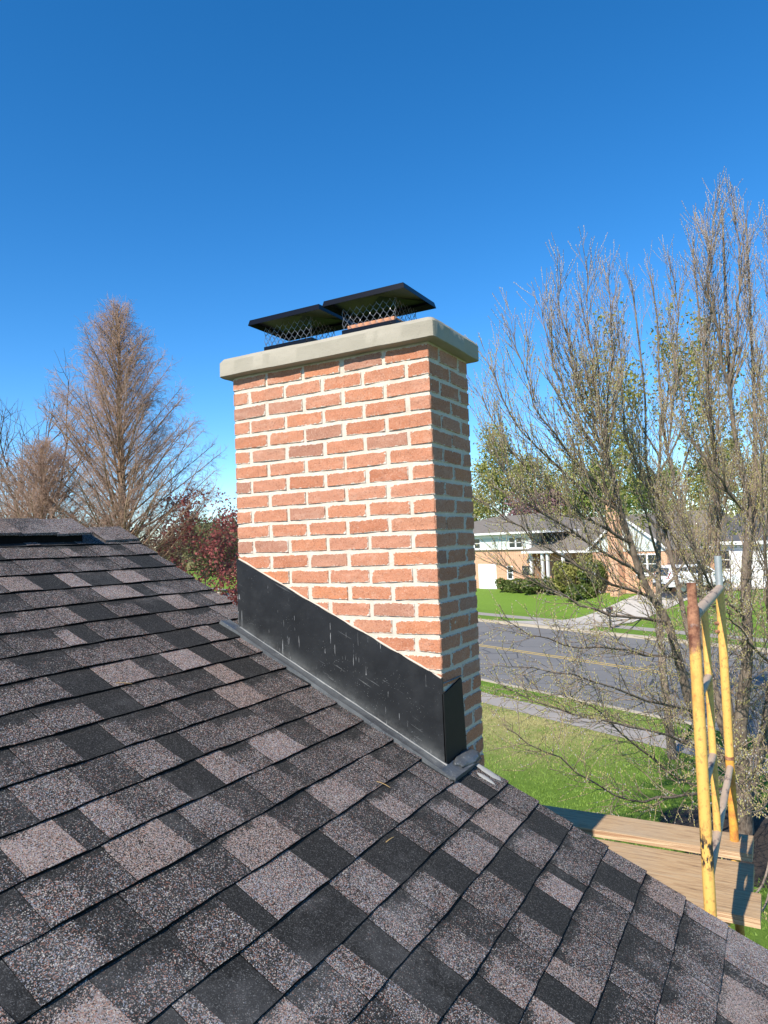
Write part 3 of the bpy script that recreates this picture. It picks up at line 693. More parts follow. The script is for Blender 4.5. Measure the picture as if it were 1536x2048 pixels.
# =================================================================== TREES
class Tubes:
    def __init__(s): s.g={}
    def add(s,pts,rad,sides=3): s.g.setdefault((len(pts),sides),[]).append((pts,rad))
    def arrays(s):
        VV=[];FF=[];base=0
        for (k,n),lst in s.g.items():
            P=np.array([a for a,_ in lst],float); Rr=np.array([b for _,b in lst],float); N=len(P)
            T=np.zeros_like(P); T[:,1:-1]=P[:,2:]-P[:,:-2]; T[:,0]=P[:,1]-P[:,0]; T[:,-1]=P[:,-1]-P[:,-2]
            T/=np.linalg.norm(T,axis=2,keepdims=True)+1e-9
            D=P[:,-1]-P[:,0]; D/=np.linalg.norm(D,axis=1,keepdims=True)+1e-9
            ref=np.where((np.abs(D[:,2:3])<.8),np.array([[0,0,1.]]),np.array([[1.,.2,0]]))
            A=np.cross(T,ref[:,None,:]); A/=np.linalg.norm(A,axis=2,keepdims=True)+1e-9; B=np.cross(T,A)
            an=2*np.pi*np.arange(n)/n
            ring=P[:,:,None,:]+Rr[:,:,None,None]*(A[:,:,None,:]*np.cos(an)[None,None,:,None]+B[:,:,None,:]*np.sin(an)[None,None,:,None])
            VV.append(ring.reshape(-1,3))
            i=np.arange(k-1)[:,None]*n; j=np.arange(n)[None,:]; j2=(j+1)%n
            f=np.stack([i+j,i+j2,i+n+j2,i+n+j],-1).reshape(-1,4)
            FF.append((f[None]+(np.arange(N)*k*n)[:,None,None]).reshape(-1,4)+base); base+=N*k*n
        return np.concatenate(VV),np.concatenate(FF)
    def build(s,name,mt,parent): V,F=s.arrays(); return np_mesh(name,V,F,[mt],parent,smooth=True)
def cards(name,pts,size,mt,parent,rg,aspect=1.6,up=.3,jit=.35):
    """little leaf faces: one rhombus per point"""
    P=np.array(pts,float); n=len(P); rs_=np.random.RandomState(rg)
    a=rs_.normal(size=(n,3)); a/=np.linalg.norm(a,axis=1,keepdims=True); b_=rs_.normal(size=(n,3)); b_[:,2]+=up; b_-= a*(a*b_).sum(1,keepdims=True); b_/=np.linalg.norm(b_,axis=1,keepdims=True)
    s_=size*(1+jit*rs_.uniform(-1,1,size=(n,1)))
    V=np.stack([P-a*s_*aspect*.5,P+b_*s_*.5,P+a*s_*aspect*.5,P-b_*s_*.5],1).reshape(-1,3); F=np.arange(4*n).reshape(n,4)
    return np_mesh(name,V,F,[mt],parent)
def buds(name,pts,size,mt,parent,seed):
    P=np.array(pts,float); n=len(P); r_=np.random.RandomState(seed); s_=size*(.6+.8*r_.rand(n,1))
    o=np.array([[0,0,1.5],[.5,.3,0],[-.5,.35,0],[0,-.55,0],[0,0,-.9]]); V=(P[:,None,:]+o[None]*s_[:,:,None]).reshape(-1,3)
    f=np.array([[0,1,2],[0,2,3],[0,3,1],[4,2,1],[4,3,2],[4,1,3]]); F=(f[None]+(np.arange(n)*5)[:,None,None]).reshape(-1,3)
    return np_mesh(name,V,F,[mt],parent)
def vn(v): 
    l=math.sqrt(v[0]*v[0]+v[1]*v[1]+v[2]*v[2])+1e-9; return (v[0]/l,v[1]/l,v[2]/l)
def rv(g): return (g.gauss(0,1),g.gauss(0,1),g.gauss(0,1))
def shoot(g,p,d,L,n,wander,trop):
    pts=[p]; st=L/n
    for k in range(n):
        r_=rv(g); d=vn((d[0]+wander*r_[0]+trop[0],d[1]+wander*r_[1]+trop[1],d[2]+wander*r_[2]+trop[2]))
        p=(p[0]+d[0]*st,p[1]+d[1]*st,p[2]+d[2]*st); pts.append(p)
    return pts,d
def lerp(a,b,t): return tuple(a[i]+(b[i]-a[i])*t for i in range(3))
def at_len(pts,t):
    k=t*(len(pts)-1); i=min(int(k),len(pts)-2); return lerp(pts[i],pts[i+1],k-i), vn(tuple(pts[i+1][j]-pts[i][j] for j in range(3)))
def side(g,d,ang):
    r_=rv(g); dt=sum(r_[i]*d[i] for i in range(3)); s_=vn(tuple(r_[i]-dt*d[i] for i in range(3)))
    return vn(tuple(d[i]*math.cos(ang)+s_[i]*math.sin(ang) for i in range(3)))
def plen(pts): return sum(math.dist(a,b) for a,b in zip(pts,pts[1:]))
def smoothp(pts,n=3):
    out=[]; P=[pts[0]]+list(pts)+[pts[-1]]
    for i in range(1,len(P)-2):
        for k in range(n):
            t=k/n; a,b_,c_,d_=P[i-1],P[i],P[i+1],P[i+2]
            out.append(tuple(.5*((2*b_[j])+(-a[j]+c_[j])*t+(2*a[j]-5*b_[j]+4*c_[j]-d_[j])*t*t+(-a[j]+3*b_[j]-3*c_[j]+d_[j])*t**3) for j in range(3)))
    out.append(tuple(pts[-1])); return out
# ---- the near multi-stemmed tree
STEMS=[
 (.12,.035,[(.42,11.5,.1),(0.40,11.41,1.11),(0.03,10.95,1.72),(-0.25,10.53,2.47),(-0.40,10.29,3.36),(-0.52,10.07,4.01),(-0.69,9.84,4.42),(-0.82,9.64,4.80),(-0.92,9.44,5.34),(-1.02,9.24,5.87),(-1.06,9.08,6.39),(-1.14,9.02,6.75)]),
 (.085,.012,[(.40,11.52,.1),(0.38,11.53,0.90),(0.15,11.59,1.82),(-0.12,11.50,2.71),(-0.33,11.46,3.52),(-0.47,11.45,4.45),(-0.56,11.37,5.06),(-0.65,11.41,5.54),(-0.71,11.35,6.02),(-0.81,11.28,6.41),(-0.88,11.22,6.87),(-0.83,11.19,7.95),(-0.88,11.10,9.25),(-0.94,11.02,10.18)]),
 (.10,.012,[(.44,11.6,.1),(0.39,11.77,0.83),(0.19,12.08,1.61),(-0.02,12.26,2.48),(-0.17,12.37,3.21),(-0.18,12.42,4.37),(-0.18,12.40,4.88),(-0.27,12.44,5.31),(-0.39,12.35,5.78),(-0.51,12.36,6.44),(-0.63,12.26,7.07),(-0.69,12.17,8.29),(-0.66,12.12,9.66),(-0.73,12.03,10.55)]),
 (.08,.012,[(.46,11.5,.1),(0.44,11.44,1.11),(0.31,11.09,2.14),(0.26,10.88,3.45),(0.27,10.71,4.48),(0.28,10.68,5.28),(0.32,10.68,5.72),(0.32,10.66,6.16),(0.33,10.64,6.60),(0.29,10.57,7.70),(0.22,10.46,9.06),(0.18,10.38,10.25)]),
 (.17,.014,[(0.35,11.45,-0.11),(0.42,11.08,1.22),(0.43,10.81,2.06),(0.52,10.72,2.66),(0.61,10.62,3.26),(0.66,10.50,3.99),(0.65,10.47,4.42),(0.70,10.47,5.06),(0.78,10.48,5.69),(0.74,10.43,6.33),(0.66,10.35,6.97),(0.62,10.29,7.62),(0.64,10.23,9.25),(0.67,10.17,10.72)]),
 (.08,.012,[(0.66,10.50,4.2),(0.72,10.49,4.91),(0.81,10.62,5.48),(0.90,10.74,6.34),(0.95,10.82,7.66),(0.98,10.75,9.34),(1.00,10.70,10.68)]),
 (.11,.012,[(.42,11.55,.05),(0.41,11.56,0.72),(0.64,11.43,1.31),(0.81,11.36,2.20),(0.97,11.29,3.08),(1.22,11.37,4.26),(1.46,11.42,5.96),(1.63,11.43,7.66),(1.80,11.44,9.36)]),
 (.10,.012,[(.45,11.6,.0),(0.38,11.79,0.29),(0.75,12.40,1.40),(1.23,13.06,2.69),(1.85,13.77,4.54),(2.44,14.20,6.99),(2.86,14.29,9.96)])]
SEC=[[(-1.14,9.02,6.75),(-1.18,8.73,7.60),(-1.21,8.55,8.52),(-1.19,8.39,9.68)],[(-1.14,9.02,6.75),(-1.33,8.53,7.51),(-1.44,8.20,8.32),(-1.50,8.00,9.28)],
[(-1.06,9.08,6.39),(-1.36,8.42,7.11),(-1.60,7.90,7.98),(-1.71,7.68,8.85)],[(-1.14,9.02,6.75),(-1.12,9.21,7.67),(-1.01,9.34,8.67),(-1.02,9.27,9.82)],
[(-1.02,9.24,5.87),(-1.46,8.27,6.65),(-1.80,7.47,7.41),(-1.97,7.10,8.38)],[(-1.02,9.24,5.87),(-1.52,8.14,6.34),(-1.98,7.28,7.04),(-2.21,6.88,7.87)],
[(-0.92,9.44,5.34),(-1.46,8.09,5.88),(-1.98,7.19,6.53),(-2.32,6.72,7.44)],[(-0.82,9.64,4.80),(-1.35,8.17,5.43),(-1.86,7.17,5.95),(-2.23,6.58,6.71)],
[(-0.69,9.84,4.42),(-1.27,8.35,4.89),(-1.85,7.31,5.46),(-2.33,6.56,6.03)],[(-0.52,10.07,4.01),(-1.11,8.47,4.28),(-1.70,7.43,4.74),(-2.25,6.64,5.21)],
[(-0.40,10.29,3.36),(-0.91,8.84,3.71),(-1.56,7.55,3.95),(-2.14,6.52,4.41)],[(-0.25,10.53,2.47),(-0.75,8.97,2.93),(-1.46,7.63,3.52),(-2.23,6.50,3.81)],
[(0.03,10.95,1.72),(-0.71,9.01,2.47),(-1.49,7.64,2.95),(-2.15,6.44,3.56)],[(0.27,11.36,0.94),(-0.32,9.51,1.38),(-0.88,8.04,1.71),(-1.48,6.75,2.57),(-1.95,6.00,3.10)],
[(0.27,11.36,0.94),(-0.52,10.56,1.26),(-1.19,9.56,2.21),(-1.74,8.65,2.93),(-2.39,7.70,3.15)],[(-0.63,12.26,7.07),(-0.40,12.10,8.43),(-0.28,11.99,9.56),(-0.30,11.82,10.48)],
[(0.33,10.64,6.60),(0.27,10.09,7.96),(0.43,9.88,9.20),(0.46,9.73,10.20)],[(0.62,10.29,7.62),(0.80,10.10,8.86),(0.89,9.99,9.78),(0.87,9.93,10.74)],
[(0.62,10.29,7.62),(0.48,9.82,8.84),(0.44,9.52,9.57),(0.60,9.56,10.58)],[(0.97,11.29,3.08),(0.70,9.96,3.76),(0.54,9.17,4.09),(0.39,8.62,4.29)],
[(0.81,11.36,2.20),(0.63,8.87,1.93),(0.56,6.97,2.51),(0.54,6.01,3.12)],
[(-0.18,12.42,4.37),(-0.49,11.51,5.34),(-0.79,10.85,6.08),(-0.91,10.38,7.30)],[(-0.71,11.35,6.02),(-1.04,10.55,6.98),(-1.09,10.23,8.19),(-1.03,10.08,9.55)],
[(0.78,10.48,5.69),(0.43,9.68,6.28),(0.08,9.22,7.05),(-0.05,8.98,8.11)],[(0.66,10.50,3.99),(0.24,9.20,4.75),(0.00,8.56,5.59),(-0.11,8.23,6.52)],
[(0.95,11.03,3.45),(0.98,9.82,5.17),(1.01,9.41,6.67),(1.06,9.25,8.14)],
[(1.5,11.4,6.0),(1.3,10.6,7.4),(1.35,10.2,8.8),(1.3,10.0,10.2)],[(1.85,13.77,4.54),(1.2,13.2,6.5),(1.0,13.0,8.4),(.9,12.8,10.4)],[(-.18,12.42,4.6),(.1,12.9,6.0),(.3,13.0,8.0),(.3,12.9,10.0)]]
tree=empty('budding_tree',(.42,11.5,.1),'tall bare multi-stemmed tree with silvery buds on the lawn beside the scaffold','tree')
g=random.Random(21); T0=Tubes(); T1=Tubes(); BP=[];SB=[];LF=[]
lead=[]
for r0,r1,pts in STEMS:
    p=smoothp(pts,3); n=len(p)-1; T0.add(p,[r0+(r1-r0)*(k/n)**.58 for k in range(n+1)],9); lead.append((p,r0,.18))
for pts in SEC:
    p=smoothp(pts,4); n=len(p)-1; p=[p[0]]+[(a[0]+g.gauss(0,.02),a[1]+g.gauss(0,.02),a[2]+g.gauss(0,.02)) for a in p[1:]]
    T0.add(p,[.029*(1-.84*(k/n)**.8) for k in range(n+1)],6); lead.append((p,.03,.02))
def twigs(p0,d0,L,r,lvl,low):
    n=max(3,int(L/.15)); up=(.04 if low else .16)
    pts,dd=shoot(g,p0,d0,L,n,(.09 if low else .045),(0,0,up)); 
    (T1).add(pts,[max(.0030,r*(1-.75*k/n)) for k in range(n+1)],3 if r<.009 else 4)
    if lvl==0:
        m_=int(L/.04)
        for k in range(m_):
            t=(k+.5)/m_; q_,_=at_len(pts,t); high=q_[2]>8.4
            if t>.25: (SB if (high or g.random()<.25) else BP).append((q_[0]+g.gauss(0,.006),q_[1]+g.gauss(0,.006),q_[2]))
        return
    m_=int(L/(.105 if lvl==1 else .13)); 
    for k in range(m_):
        t=.12+.88*(k+g.random())/m_; q_,dr=at_len(pts,min(t,.999))
        twigs(q_,side(g,dr,g.uniform(.3,.95) if low else g.uniform(.25,.7)),L*(g.uniform(.22,.55)) if lvl>1 else g.uniform(.1,.62)*(1.1-.5*t),r*.5,lvl-1,low)
for p,r0,tmin in lead:
    L=plen(p); m_=int(L/(.125 if r0>.05 else .095))
    for k in range(m_):
        t=tmin+(1-tmin)*(k+g.random())/m_; q_,dr=at_len(p,min(t,.999)); low=q_[2]<4.6
        if q_[2]<1.2 or (low and g.random()<.08): continue
        Lb=g.uniform(.5,1.8)*(1.1-.80*t)*(.85 if low else 1); ang=g.uniform(.4,.95) if low else g.uniform(.22,.55)
        twigs(q_,side(g,dr,ang),Lb,max(.0055,.0105*(1-.5*t)),1,low)
# a budding bough of the same tree reaching over the yard close to the scaffold
T2=Tubes(); bb=[]
for pts in ([(.75,11.4,1.9),(.95,9.6,1.8),(.98,8.2,1.95),(.89,7.87,2.02),(0.84,6.09,2.50),(0.74,5.22,2.78),(0.66,4.82,3.05)],[(.93,8.9,1.9),(.96,6.2,2.3),(.86,5.0,2.2),(.70,4.4,2.35),(.60,4.3,2.75)],[(.96,7.4,1.95),(.90,5.6,1.9),(.78,4.9,1.95),(.62,4.7,2.3)]):
    p=smoothp(pts,6); n=len(p)-1; T2.add(p,[.016*(1-.75*k/n) for k in range(n+1)],6)
    for k in range(26):
        t=.5+.5*(k+g.random())/26; q_,dr=at_len(p,min(.999,t)); sp,_=shoot(g,q_,side(g,dr,1.0),g.uniform(.05,.16),3,.2,(0,0,.12)); T2.add(sp,[.0035,.003,.003,.0035],4); bb.append(sp[-1]); bb.append(sp[2])
T2.build('low_bough',M_TW,tree); BP+=bb
T0.build('trunk',M_BK,tree); T1.build('twigs',M_TW,tree)
buds('buds',BP,.0105,M_BUD,tree,1); buds('silvery_buds',SB,.0095,M_SBUD,tree,2)
CB2=(-20.8,12.9,0); CB4=(-23.9,12.6,0); CB5=(-17.4,17.7,0)
# ---- conical bare conifers on the left
def conical(base,H,zb,wid,seed,nb,label,name='conical_tree',tw=1.0,slim=1.0,group=None):
    g=random.Random(seed); t=empty(name,base,label,'tree',group); T=Tubes(); Tw=Tubes()
    bx,by,bz=base; n=16; tr=[(bx+.03*math.sin(k),by+.03*math.cos(k*1.3),bz+H*k/n) for k in range(n+1)]
    T.add(tr,[.24*(1-k/n)**.9+.012 for k in range(n+1)],10)
    for i in range(nb):
        f=(i+g.random())/nb; h=zb+(H*.985-zb)*f**.9; Lw=wid*((1-(h-zb)/(H-zb)))**1.0+.16
        az=i*2.39996+g.uniform(-.4,.4); el=R(g.uniform(33,47)+14*f)
        L=Lw/math.cos(el)*g.uniform(.72,1.08)*.86; d=(math.cos(az)*math.cos(el),math.sin(az)*math.cos(el),math.sin(el))
        p0=(bx,by,bz+h); N=9; pts,_=shoot(g,p0,d,L,N,.05,(0,0,.012))
        r0=.012+.026*(1-f); T.add(pts,[r0*(1-.85*k/N)+.004 for k in range(N+1)],5)
        m_=int(L/(.085/tw)); 
        for k in range(m_):
            tt=.15+.85*(k+g.random())/m_; q_,dr=at_len(pts,min(.999,tt)); l2=g.uniform(.25,.75)*min(1,L/2+.3)*(1.15-.55*tt)
            dd=side(g,dr,g.uniform(.4,.95)); p2,_=shoot(g,q_,dd,l2,4,.12,(0,0,.02)); Tw.add(p2,[.0055,.0048,.004,.0034,.003],3)
            for j in range(int(4*tw)+1):
                q3,d3=at_len(p2,g.uniform(.25,.99)); p3,_=shoot(g,q3,side(g,d3,g.uniform(.4,1.1)),g.uniform(.12,.35),2,.15,(0,0,-.10)); Tw.add(p3,[.0036,.003,.0026],3)
    T.build('trunk',M_CT,t); Tw.build('crown',M_CY,t); return t
conical((-19.1,14.8,0),14.45,3.2,4.9,4,215,'tall cone-shaped bare tree with reddish brown twigs behind the roof ridge')
# bushy lower neighbour of the cone tree
conical(CB2,9.3,2.5,3.9,9,150,'shorter brushy bare conifer left of the tall cone-shaped tree',tw=1.1)
CB3=(-30.5,18.5,0)
# ---- generic broadleaf
def broad(base,H,sp,seed,label,leafm_=None,bk=M_BK,nl=0,ls=.12,name='tree',first=.22,n1=9,n2=7,n3=7,asc=.9,cat='tree',r0=None,group=None,thick=1.0,droop=.05,clus=.35):
    g=random.Random(seed); t=empty(name,base,label,cat,group); T=Tubes(); Tw=Tubes(); tips=[]
    bx,by,bz=base; r0=r0 or H*.016; n=8; tr,_=shoot(g,(bx,by,bz),(0,0,1),H*.72,n,.06,(0,0,.06)); T.add(tr,[r0*(1-.8*k/n) for k in range(n+1)],8)
    for i in range(n1):
        f=first+(1-first)*(i+g.random()*.6)/n1; q_,d=at_len(tr,min(.999,f)); az=i*2.4+g.uniform(-.4,.4); el=asc*(.55+.6*f)
        L=sp*g.uniform(.75,1.1)*(1.15-.35*f) ; dd=(math.cos(az)*math.cos(el),math.sin(az)*math.cos(el),math.sin(el)); p1,_=shoot(g,q_,dd,L,7,.12,(0,0,droop)); ra=r0*.42*(1.1-.5*f)
        T.add(p1,[ra*(1-.8*k/7) for k in range(8)],5)
        for j in range(n2):
            q2,d2=at_len(p1,.25+.75*(j+g.random())/n2*.999); p2,_=shoot(g,q2,side(g,d2,g.uniform(.35,.9)),L*g.uniform(.25,.55),5,.14,(0,0,.07)); Tw.add(p2,[ra*.35*(1-.7*k/5)*thick for k in range(6)],4)
            for k in range(n3):
                q3,d3=at_len(p2,.2+.8*g.random()*.999); p3,_=shoot(g,q3,side(g,d3,g.uniform(.35,.95)),L*g.uniform(.10,.24),3,.15,(0,0,.06)); Tw.add(p3,[ra*.12*thick,ra*.10*thick,ra*.08*thick,ra*.06*thick],3); tips.append(p3)
    T.build('trunk',bk,t); Tw.build('branches' if nl else 'crown',bk,t)
    if nl:
        pts=[]
        for _ in range(nl):
            p3=g.choice(tips); q_,_d=at_len(p3,g.random()*.999); c=clus*sp*.12; pts.append((q_[0]+g.gauss(0,c),q_[1]+g.gauss(0,c),q_[2]+g.gauss(0,c)))
        cards('crown',pts,ls,leafm_,t,seed)
    return t
broad(CB3,10.8,7.2,31,'dark bare tree with spreading limbs at the left edge behind the ridge',bk=M_DK,name='bare_tree',n1=13,n2=9,n3=9,asc=.9,thick=1.0,r0=.30)
broad(CB5,7.2,4.0,35,'crimson leaved ornamental tree between the roof edge and the chimney',M_LR,M_BK,13000,.07,'ornamental_tree',n1=11,n2=8,n3=7,asc=.55,first=.2)
broad(CB4,8.3,2.0,36,'dark evergreen tree at the left edge of the view',M_LD,M_DK,16000,.16,'evergreen_tree',n1=16,n2=6,n3=5,asc=.35,first=.1)
# trees across the street and behind the house
far=[((-28.2,79,1.3),15.8,7.2,51,'yellow green tree in young leaf right behind the chimney, beyond the far house',M_LY,15000,.19),
((-26,92,1.3),12.0,7.5,52,'olive budding tree behind the left end of the far house roof',M_LY,10000,.20),
((-17.5,88,1.4),12.0,6.5,53,'green tree behind the middle of the far house roof',M_LG,10000,.20),
((-10.8,76.5,1.5),10.8,4.6,54,'bright green tree above the white gable',M_LG,12000,.17),
((-4.5,92,1.6),13.0,6.5,55,'yellow green tree behind the garage',M_LY,12000,.20),
((3.5,94,1.6),13.5,7.0,56,'yellow green tree behind the right end of the garage',M_LY,12000,.20)]
for p,H,sp,sd,lb,lm,nl,ls in far: broad(p,H,sp,sd,lb,lm,M_BK,nl,ls,'leafing_tree',n1=11,n2=8,n3=7,group='trees beyond the far house',clus=.6)
broad((-20.2,69.5,1.3),7.6,4.2,61,'purple leaved tree rising just over the far house ridge',M_LP,M_DK,7000,.17,'ornamental_tree',clus=.6)
broad((-1.3,15.6,.1)[:2]+(.1,),11.8,4.0,63,'slender tree in small yellow green leaf behind the bare multi-stemmed tree',M_LY,M_BK,8500,.06,'leafing_tree',n1=12,n2=7,n3=6,asc=.9,first=.45,r0=.11,clus=.3)
for k,(px,py,H) in enumerate([(-60,62,6.5),(-66,78,8),(-72,52,7),(-52,96,7.5),(-88,60,8),(-82,90,9)]):
    broad((px,py,.8),H,5.5,70+k,['olive tree low on the skyline right of the tall cone-shaped tree','olive tree on the skyline behind the crimson tree','brownish tree on the skyline behind the cone-shaped tree','small olive tree on the skyline left of the chimney','brown olive tree far left on the skyline','far olive tree on the left skyline'][k],M_LO,M_DK,5000,.26,'distant_tree',n1=8,n2=6,n3=5,asc=.5,first=.1,group='low trees along the left skyline',clus=.9)
# distant wood closing the horizon
g=random.Random(88); pts=[]
for _ in range(42000):
    a=g.uniform(-1.15,.65); D=g.uniform(150,260); hgt=7+3.5*noise.noise(Vector((a*14,3,0)))+2*noise.noise(Vector((a*50,1,0)))
    pts.append((1.1-math.sin(-a)*D*-1*1.0 if False else 1.1+math.sin(a)*D,-2.5+math.cos(a)*D,1+abs(g.gauss(0,.42))*hgt))
wood=cards('distant_wood',pts,1.5,M_LO,None,99); tag(wood,'far off wood along the horizon','wood',None,'stuff')
# shrubs at the far house
def shrub(base,rx,ry,h,seed,label,mt,n,ls=.10,group=None,name='shrub'):
    g=random.Random(seed); t=empty(name,base,label,'shrub',group); T=Tubes(); pts=[]
    for k in range(26):
        az=g.uniform(0,6.28); e=g.uniform(.4,1.3); p,_=shoot(g,base,(math.cos(az)*math.cos(e),math.sin(az)*math.cos(e),math.sin(e)),h*g.uniform(.6,1.0),5,.15,(0,0,.08)); T.add(p,[.02,.017,.013,.01,.008,.006],4)
    T.build('stems',M_DK,t)
    lobes=[(g.uniform(-.6,.6)*rx,g.uniform(-.6,.6)*ry,g.uniform(.3,.75)*h,g.uniform(.3,.5)) for _ in range(9)]
    while len(pts)<n:
        l=g.choice(lobes); u=rv(g); u=vn(u); r_=g.uniform(.6,1.0)*l[3]
        x=l[0]+u[0]*r_*rx; y=l[1]+u[1]*r_*ry; z=l[2]+u[2]*r_*h*.7
        if z>0: pts.append((base[0]+x,base[1]+y,base[2]+z))
    cards('foliage',pts,ls,mt,t,seed); return t
def hs_(s,v,dz=0): q_=SV(s,v); return (q_.x,q_.y,ter(s,v)+dz)
shrub(hs_(11.4,37.6),1.7,1.1,2.7,101,'tall yellow green shrub against the front of the far house',M_LY,4500,.12)
shrub(hs_(13.0,37.4),1.0,.9,2.6,102,'dark green shrub beside the brick chimney of the far house',M_LH,3500,.11)
for k,(s,v,h) in enumerate([(4.2,37.8,1.1),(5.9,37.5,1.3),(7.6,37.4,1.35),(9.2,37.2,1.3),(12.6,36.6,1.1)]):
    shrub(hs_(s,v),1.25,.8,h,110+k,['low clipped shrub nearest the small window of the far house','low shrub left of the porch posts','low shrub in front of the porch posts','low shrub right of the porch posts','low dark shrub before the brick chimney'][k],M_LH,2300,.11,'low shrubs along the front of the far house')
shrub(hs_(-1.6,38.2),.5,.4,.7,120,'small green bush left of the white door',M_LG,700,.09)
# =================================================================== FAR HOUSE
def HF(s,t_,z): q_=SV(s,39.2+t_); return (q_.x,q_.y,z)
hse=empty('suburban_house',HF(5,0,1.2),'far house of orange brick and pale siding under a grey roof across the street','house')
def hb(name,mt,s0,s1,t0,t1,z0,z1,par=None,bevel=0):
    b=MB(); b.box(s0,s1,t0,t1,z0,z1,F=HF); return b.build(name,mt,par or hse,bevel=bevel)
hb('wall',M_HB,-9,5.5,0,9,.9,4.62); hb('upper_wall',M_SD,-9.05,5.55,-.15,9.05,4.62,5.85)
hb('wall',M_HB,5.5,12.6,1.2,9,.9,4.3); hb('wall',M_HB,12.6,18.5,-1.2,9,.9,4.3)
# roofs
def hip(name,mt,s0,s1,t0,t1,z0,rs0,rs1,tr,zr):
    b=MB(); A=[HF(s0,t0,z0),HF(s1,t0,z0),HF(s1,t1,z0),HF(s0,t1,z0)]; Rg=[HF(rs0,tr,zr),HF(rs1,tr,zr)]
    B_=[HF(s0,t0,z0-.16),HF(s1,t0,z0-.16),HF(s1,t1,z0-.16),HF(s0,t1,z0-.16)]
    b.add(A+Rg,[(0,1,5,4),(1,2,5),(2,3,4,5),(3,0,4)],0); b.add(A+B_,[(0,4,5,1),(1,5,6,2),(2,6,7,3),(3,7,4,0),(4,7,6,5)],1)
    return b.build(name,[mt,M_WH],hse)
hip('roof',M_RF,-9.7,7.9,-.8,9.8,5.98,-3.6,2.4,4.5,7.55)
hip('roof',M_RF,5.2,18.9,.6,9.6,4.45,6.4,18.4,5.2,6.95)
hip('porch_roof',M_RF,5.25,12.6,-.9,4.2,4.40,8.3,10.2,3.8,6.25)
# cross gable
b=MB(); gs0,gs1,gm,zt,ze=12.2,18.95,15.4,6.75,4.36
b.add([HF(gs0,-1.5,ze),HF(gm,-1.5,zt),HF(gm,5,zt),HF(gs0,5,ze),HF(gs1,-1.5,ze),HF(gs1,5,ze)],[(0,1,2,3),(1,4,5,2)],0)
for (a,c_) in ((gs0,gm),(gm,gs1)):
    za,zc=(ze,zt) if a==gs0 else (zt,ze); b.add([HF(a,-1.53,za+.03),HF(c_,-1.53,zc+.03),HF(c_,-1.53,zc-.16),HF(a,-1.53,za-.16)],[(0,1,2,3)],1)
b.build('roof',[M_RF,M_WH],hse,fix=False)
b=MB(); b.add([HF(12.62,-1.26,4.3),HF(18.48,-1.26,4.3),HF(18.48,-1.26,4.45),HF(gm,-1.26,zt-.06),HF(12.62,-1.26,4.45)],[(0,1,2,3,4)]); b.build('gable_siding',M_SD,hse,fix=False)
b=MB(); b.box(14.5,15.25,-1.9,-1.28,.9,7.7,F=HF); b.box(14.43,15.32,-1.97,-1.2,7.7,7.82,F=HF); b.build('chimney',M_HB,hse)
def window(s0,s1,z0,z1,t_,n=2,par=None,deep=.06,door=False,m_=M_GL):
    fr=MB(); w_=.09; fr.box(s0-w_,s0,t_-deep,t_+.02,z0-w_,z1+w_,F=HF); fr.box(s1,s1+w_,t_-deep,t_+.02,z0-w_,z1+w_,F=HF); fr.box(s0,s1,t_-deep,t_+.02,z1,z1+w_,F=HF); fr.box(s0,s1,t_-deep-.02,t_+.02,z0-w_,z0,F=HF)
    for k in range(1,n): x=s0+(s1-s0)*k/n; fr.box(x-.07,x+.07,t_-deep+.01,t_+.02,z0,z1,F=HF)
    fr.box(s0,s1,t_-deep+.015,t_+.02,(z0+z1)/2-.025,(z0+z1)/2+.025,F=HF)
    f=fr.build('window',M_WH,par or hse); p=MB(); p.box(s0,s1,t_-.03,t_-.005,z0,z1,F=HF); pn=p.build('pane',m_,par or hse); 
    pn.parent=f; return f
window(-1.15,-.45,4.72,5.5,-.15,1); window(-5.6,-4.2,4.72,5.5,-.15,2); window(3.2,4.65,4.72,5.5,-.15,2); window(2.72,3.22,2.15,3.1,0,1)
window(16.3,17.8,2.9,4.05,-1.2,2); hb('window_sill',M_WH,16.2,17.9,-1.36,-1.2,2.68,2.8)
hb('door',M_WH,-.85,1.15,-.05,.02,1.15,3.2); hb('door_trim',M_WH,-.98,1.28,-.03,.01,1.15,3.33)
hb('corner_trim',M_WH,5.4,5.62,-.2,-.05,2.6,5.85); hb('frieze',M_WH,-9.1,5.6,-.22,-.15,5.55,5.85); hb('frieze',M_WH,-9.08,5.58,-.2,0,4.55,4.68)
hb('recess_shadow',M_DKR,5.63,7.9,1.05,1.2,4.9,5.8)  # dark slab standing for the shadow under the eave
for s in (7.2,7.75,9.3): hb('post',M_WH,s-.09,s+.09,-.7,-.52,1.25,4.25)
hb('doorway',M_DKR,7.9,9.2,1.08,1.2,1.5,3.7); hb('doorway',M_DKR,4.4,5.35,-.06,-.01,2.5,3.2)
# garage
gar=empty('garage',HF(21.3,5,1.7),'white sided garage at the top of the driveway','garage')
def gb(name,mt,s0,s1,t0,t1,z0,z1): b=MB(); b.box(s0,s1,t0,t1,z0,z1,F=HF); return b.build(name,mt,gar)
gb('wall',M_SW2,18.55,25.0,4,11,1.3,4.7)
for s in (20.1,22.75): 
    d_=gb('garage_door',M_WH,s,s+2.3,3.94,4.02,1.75,4.0)
    for z in (2.3,2.85,3.4): 
        b=MB(); b.box(s+.1,s+2.2,3.925,3.945,z,z+.03,F=HF); o=b.build('panel_groove',M_SW,gar); o.parent=d_
window(18.9,19.6,2.9,4.1,4,1,par=gar)
b=MB(); b.add([HF(18.3,3.5,4.72),HF(25.4,3.5,4.72),HF(25.4,7.5,6.6),HF(18.3,7.5,6.6),HF(18.3,11.4,4.72),HF(25.4,11.4,4.72)],[(0,1,2,3),(3,2,5,4)],0)
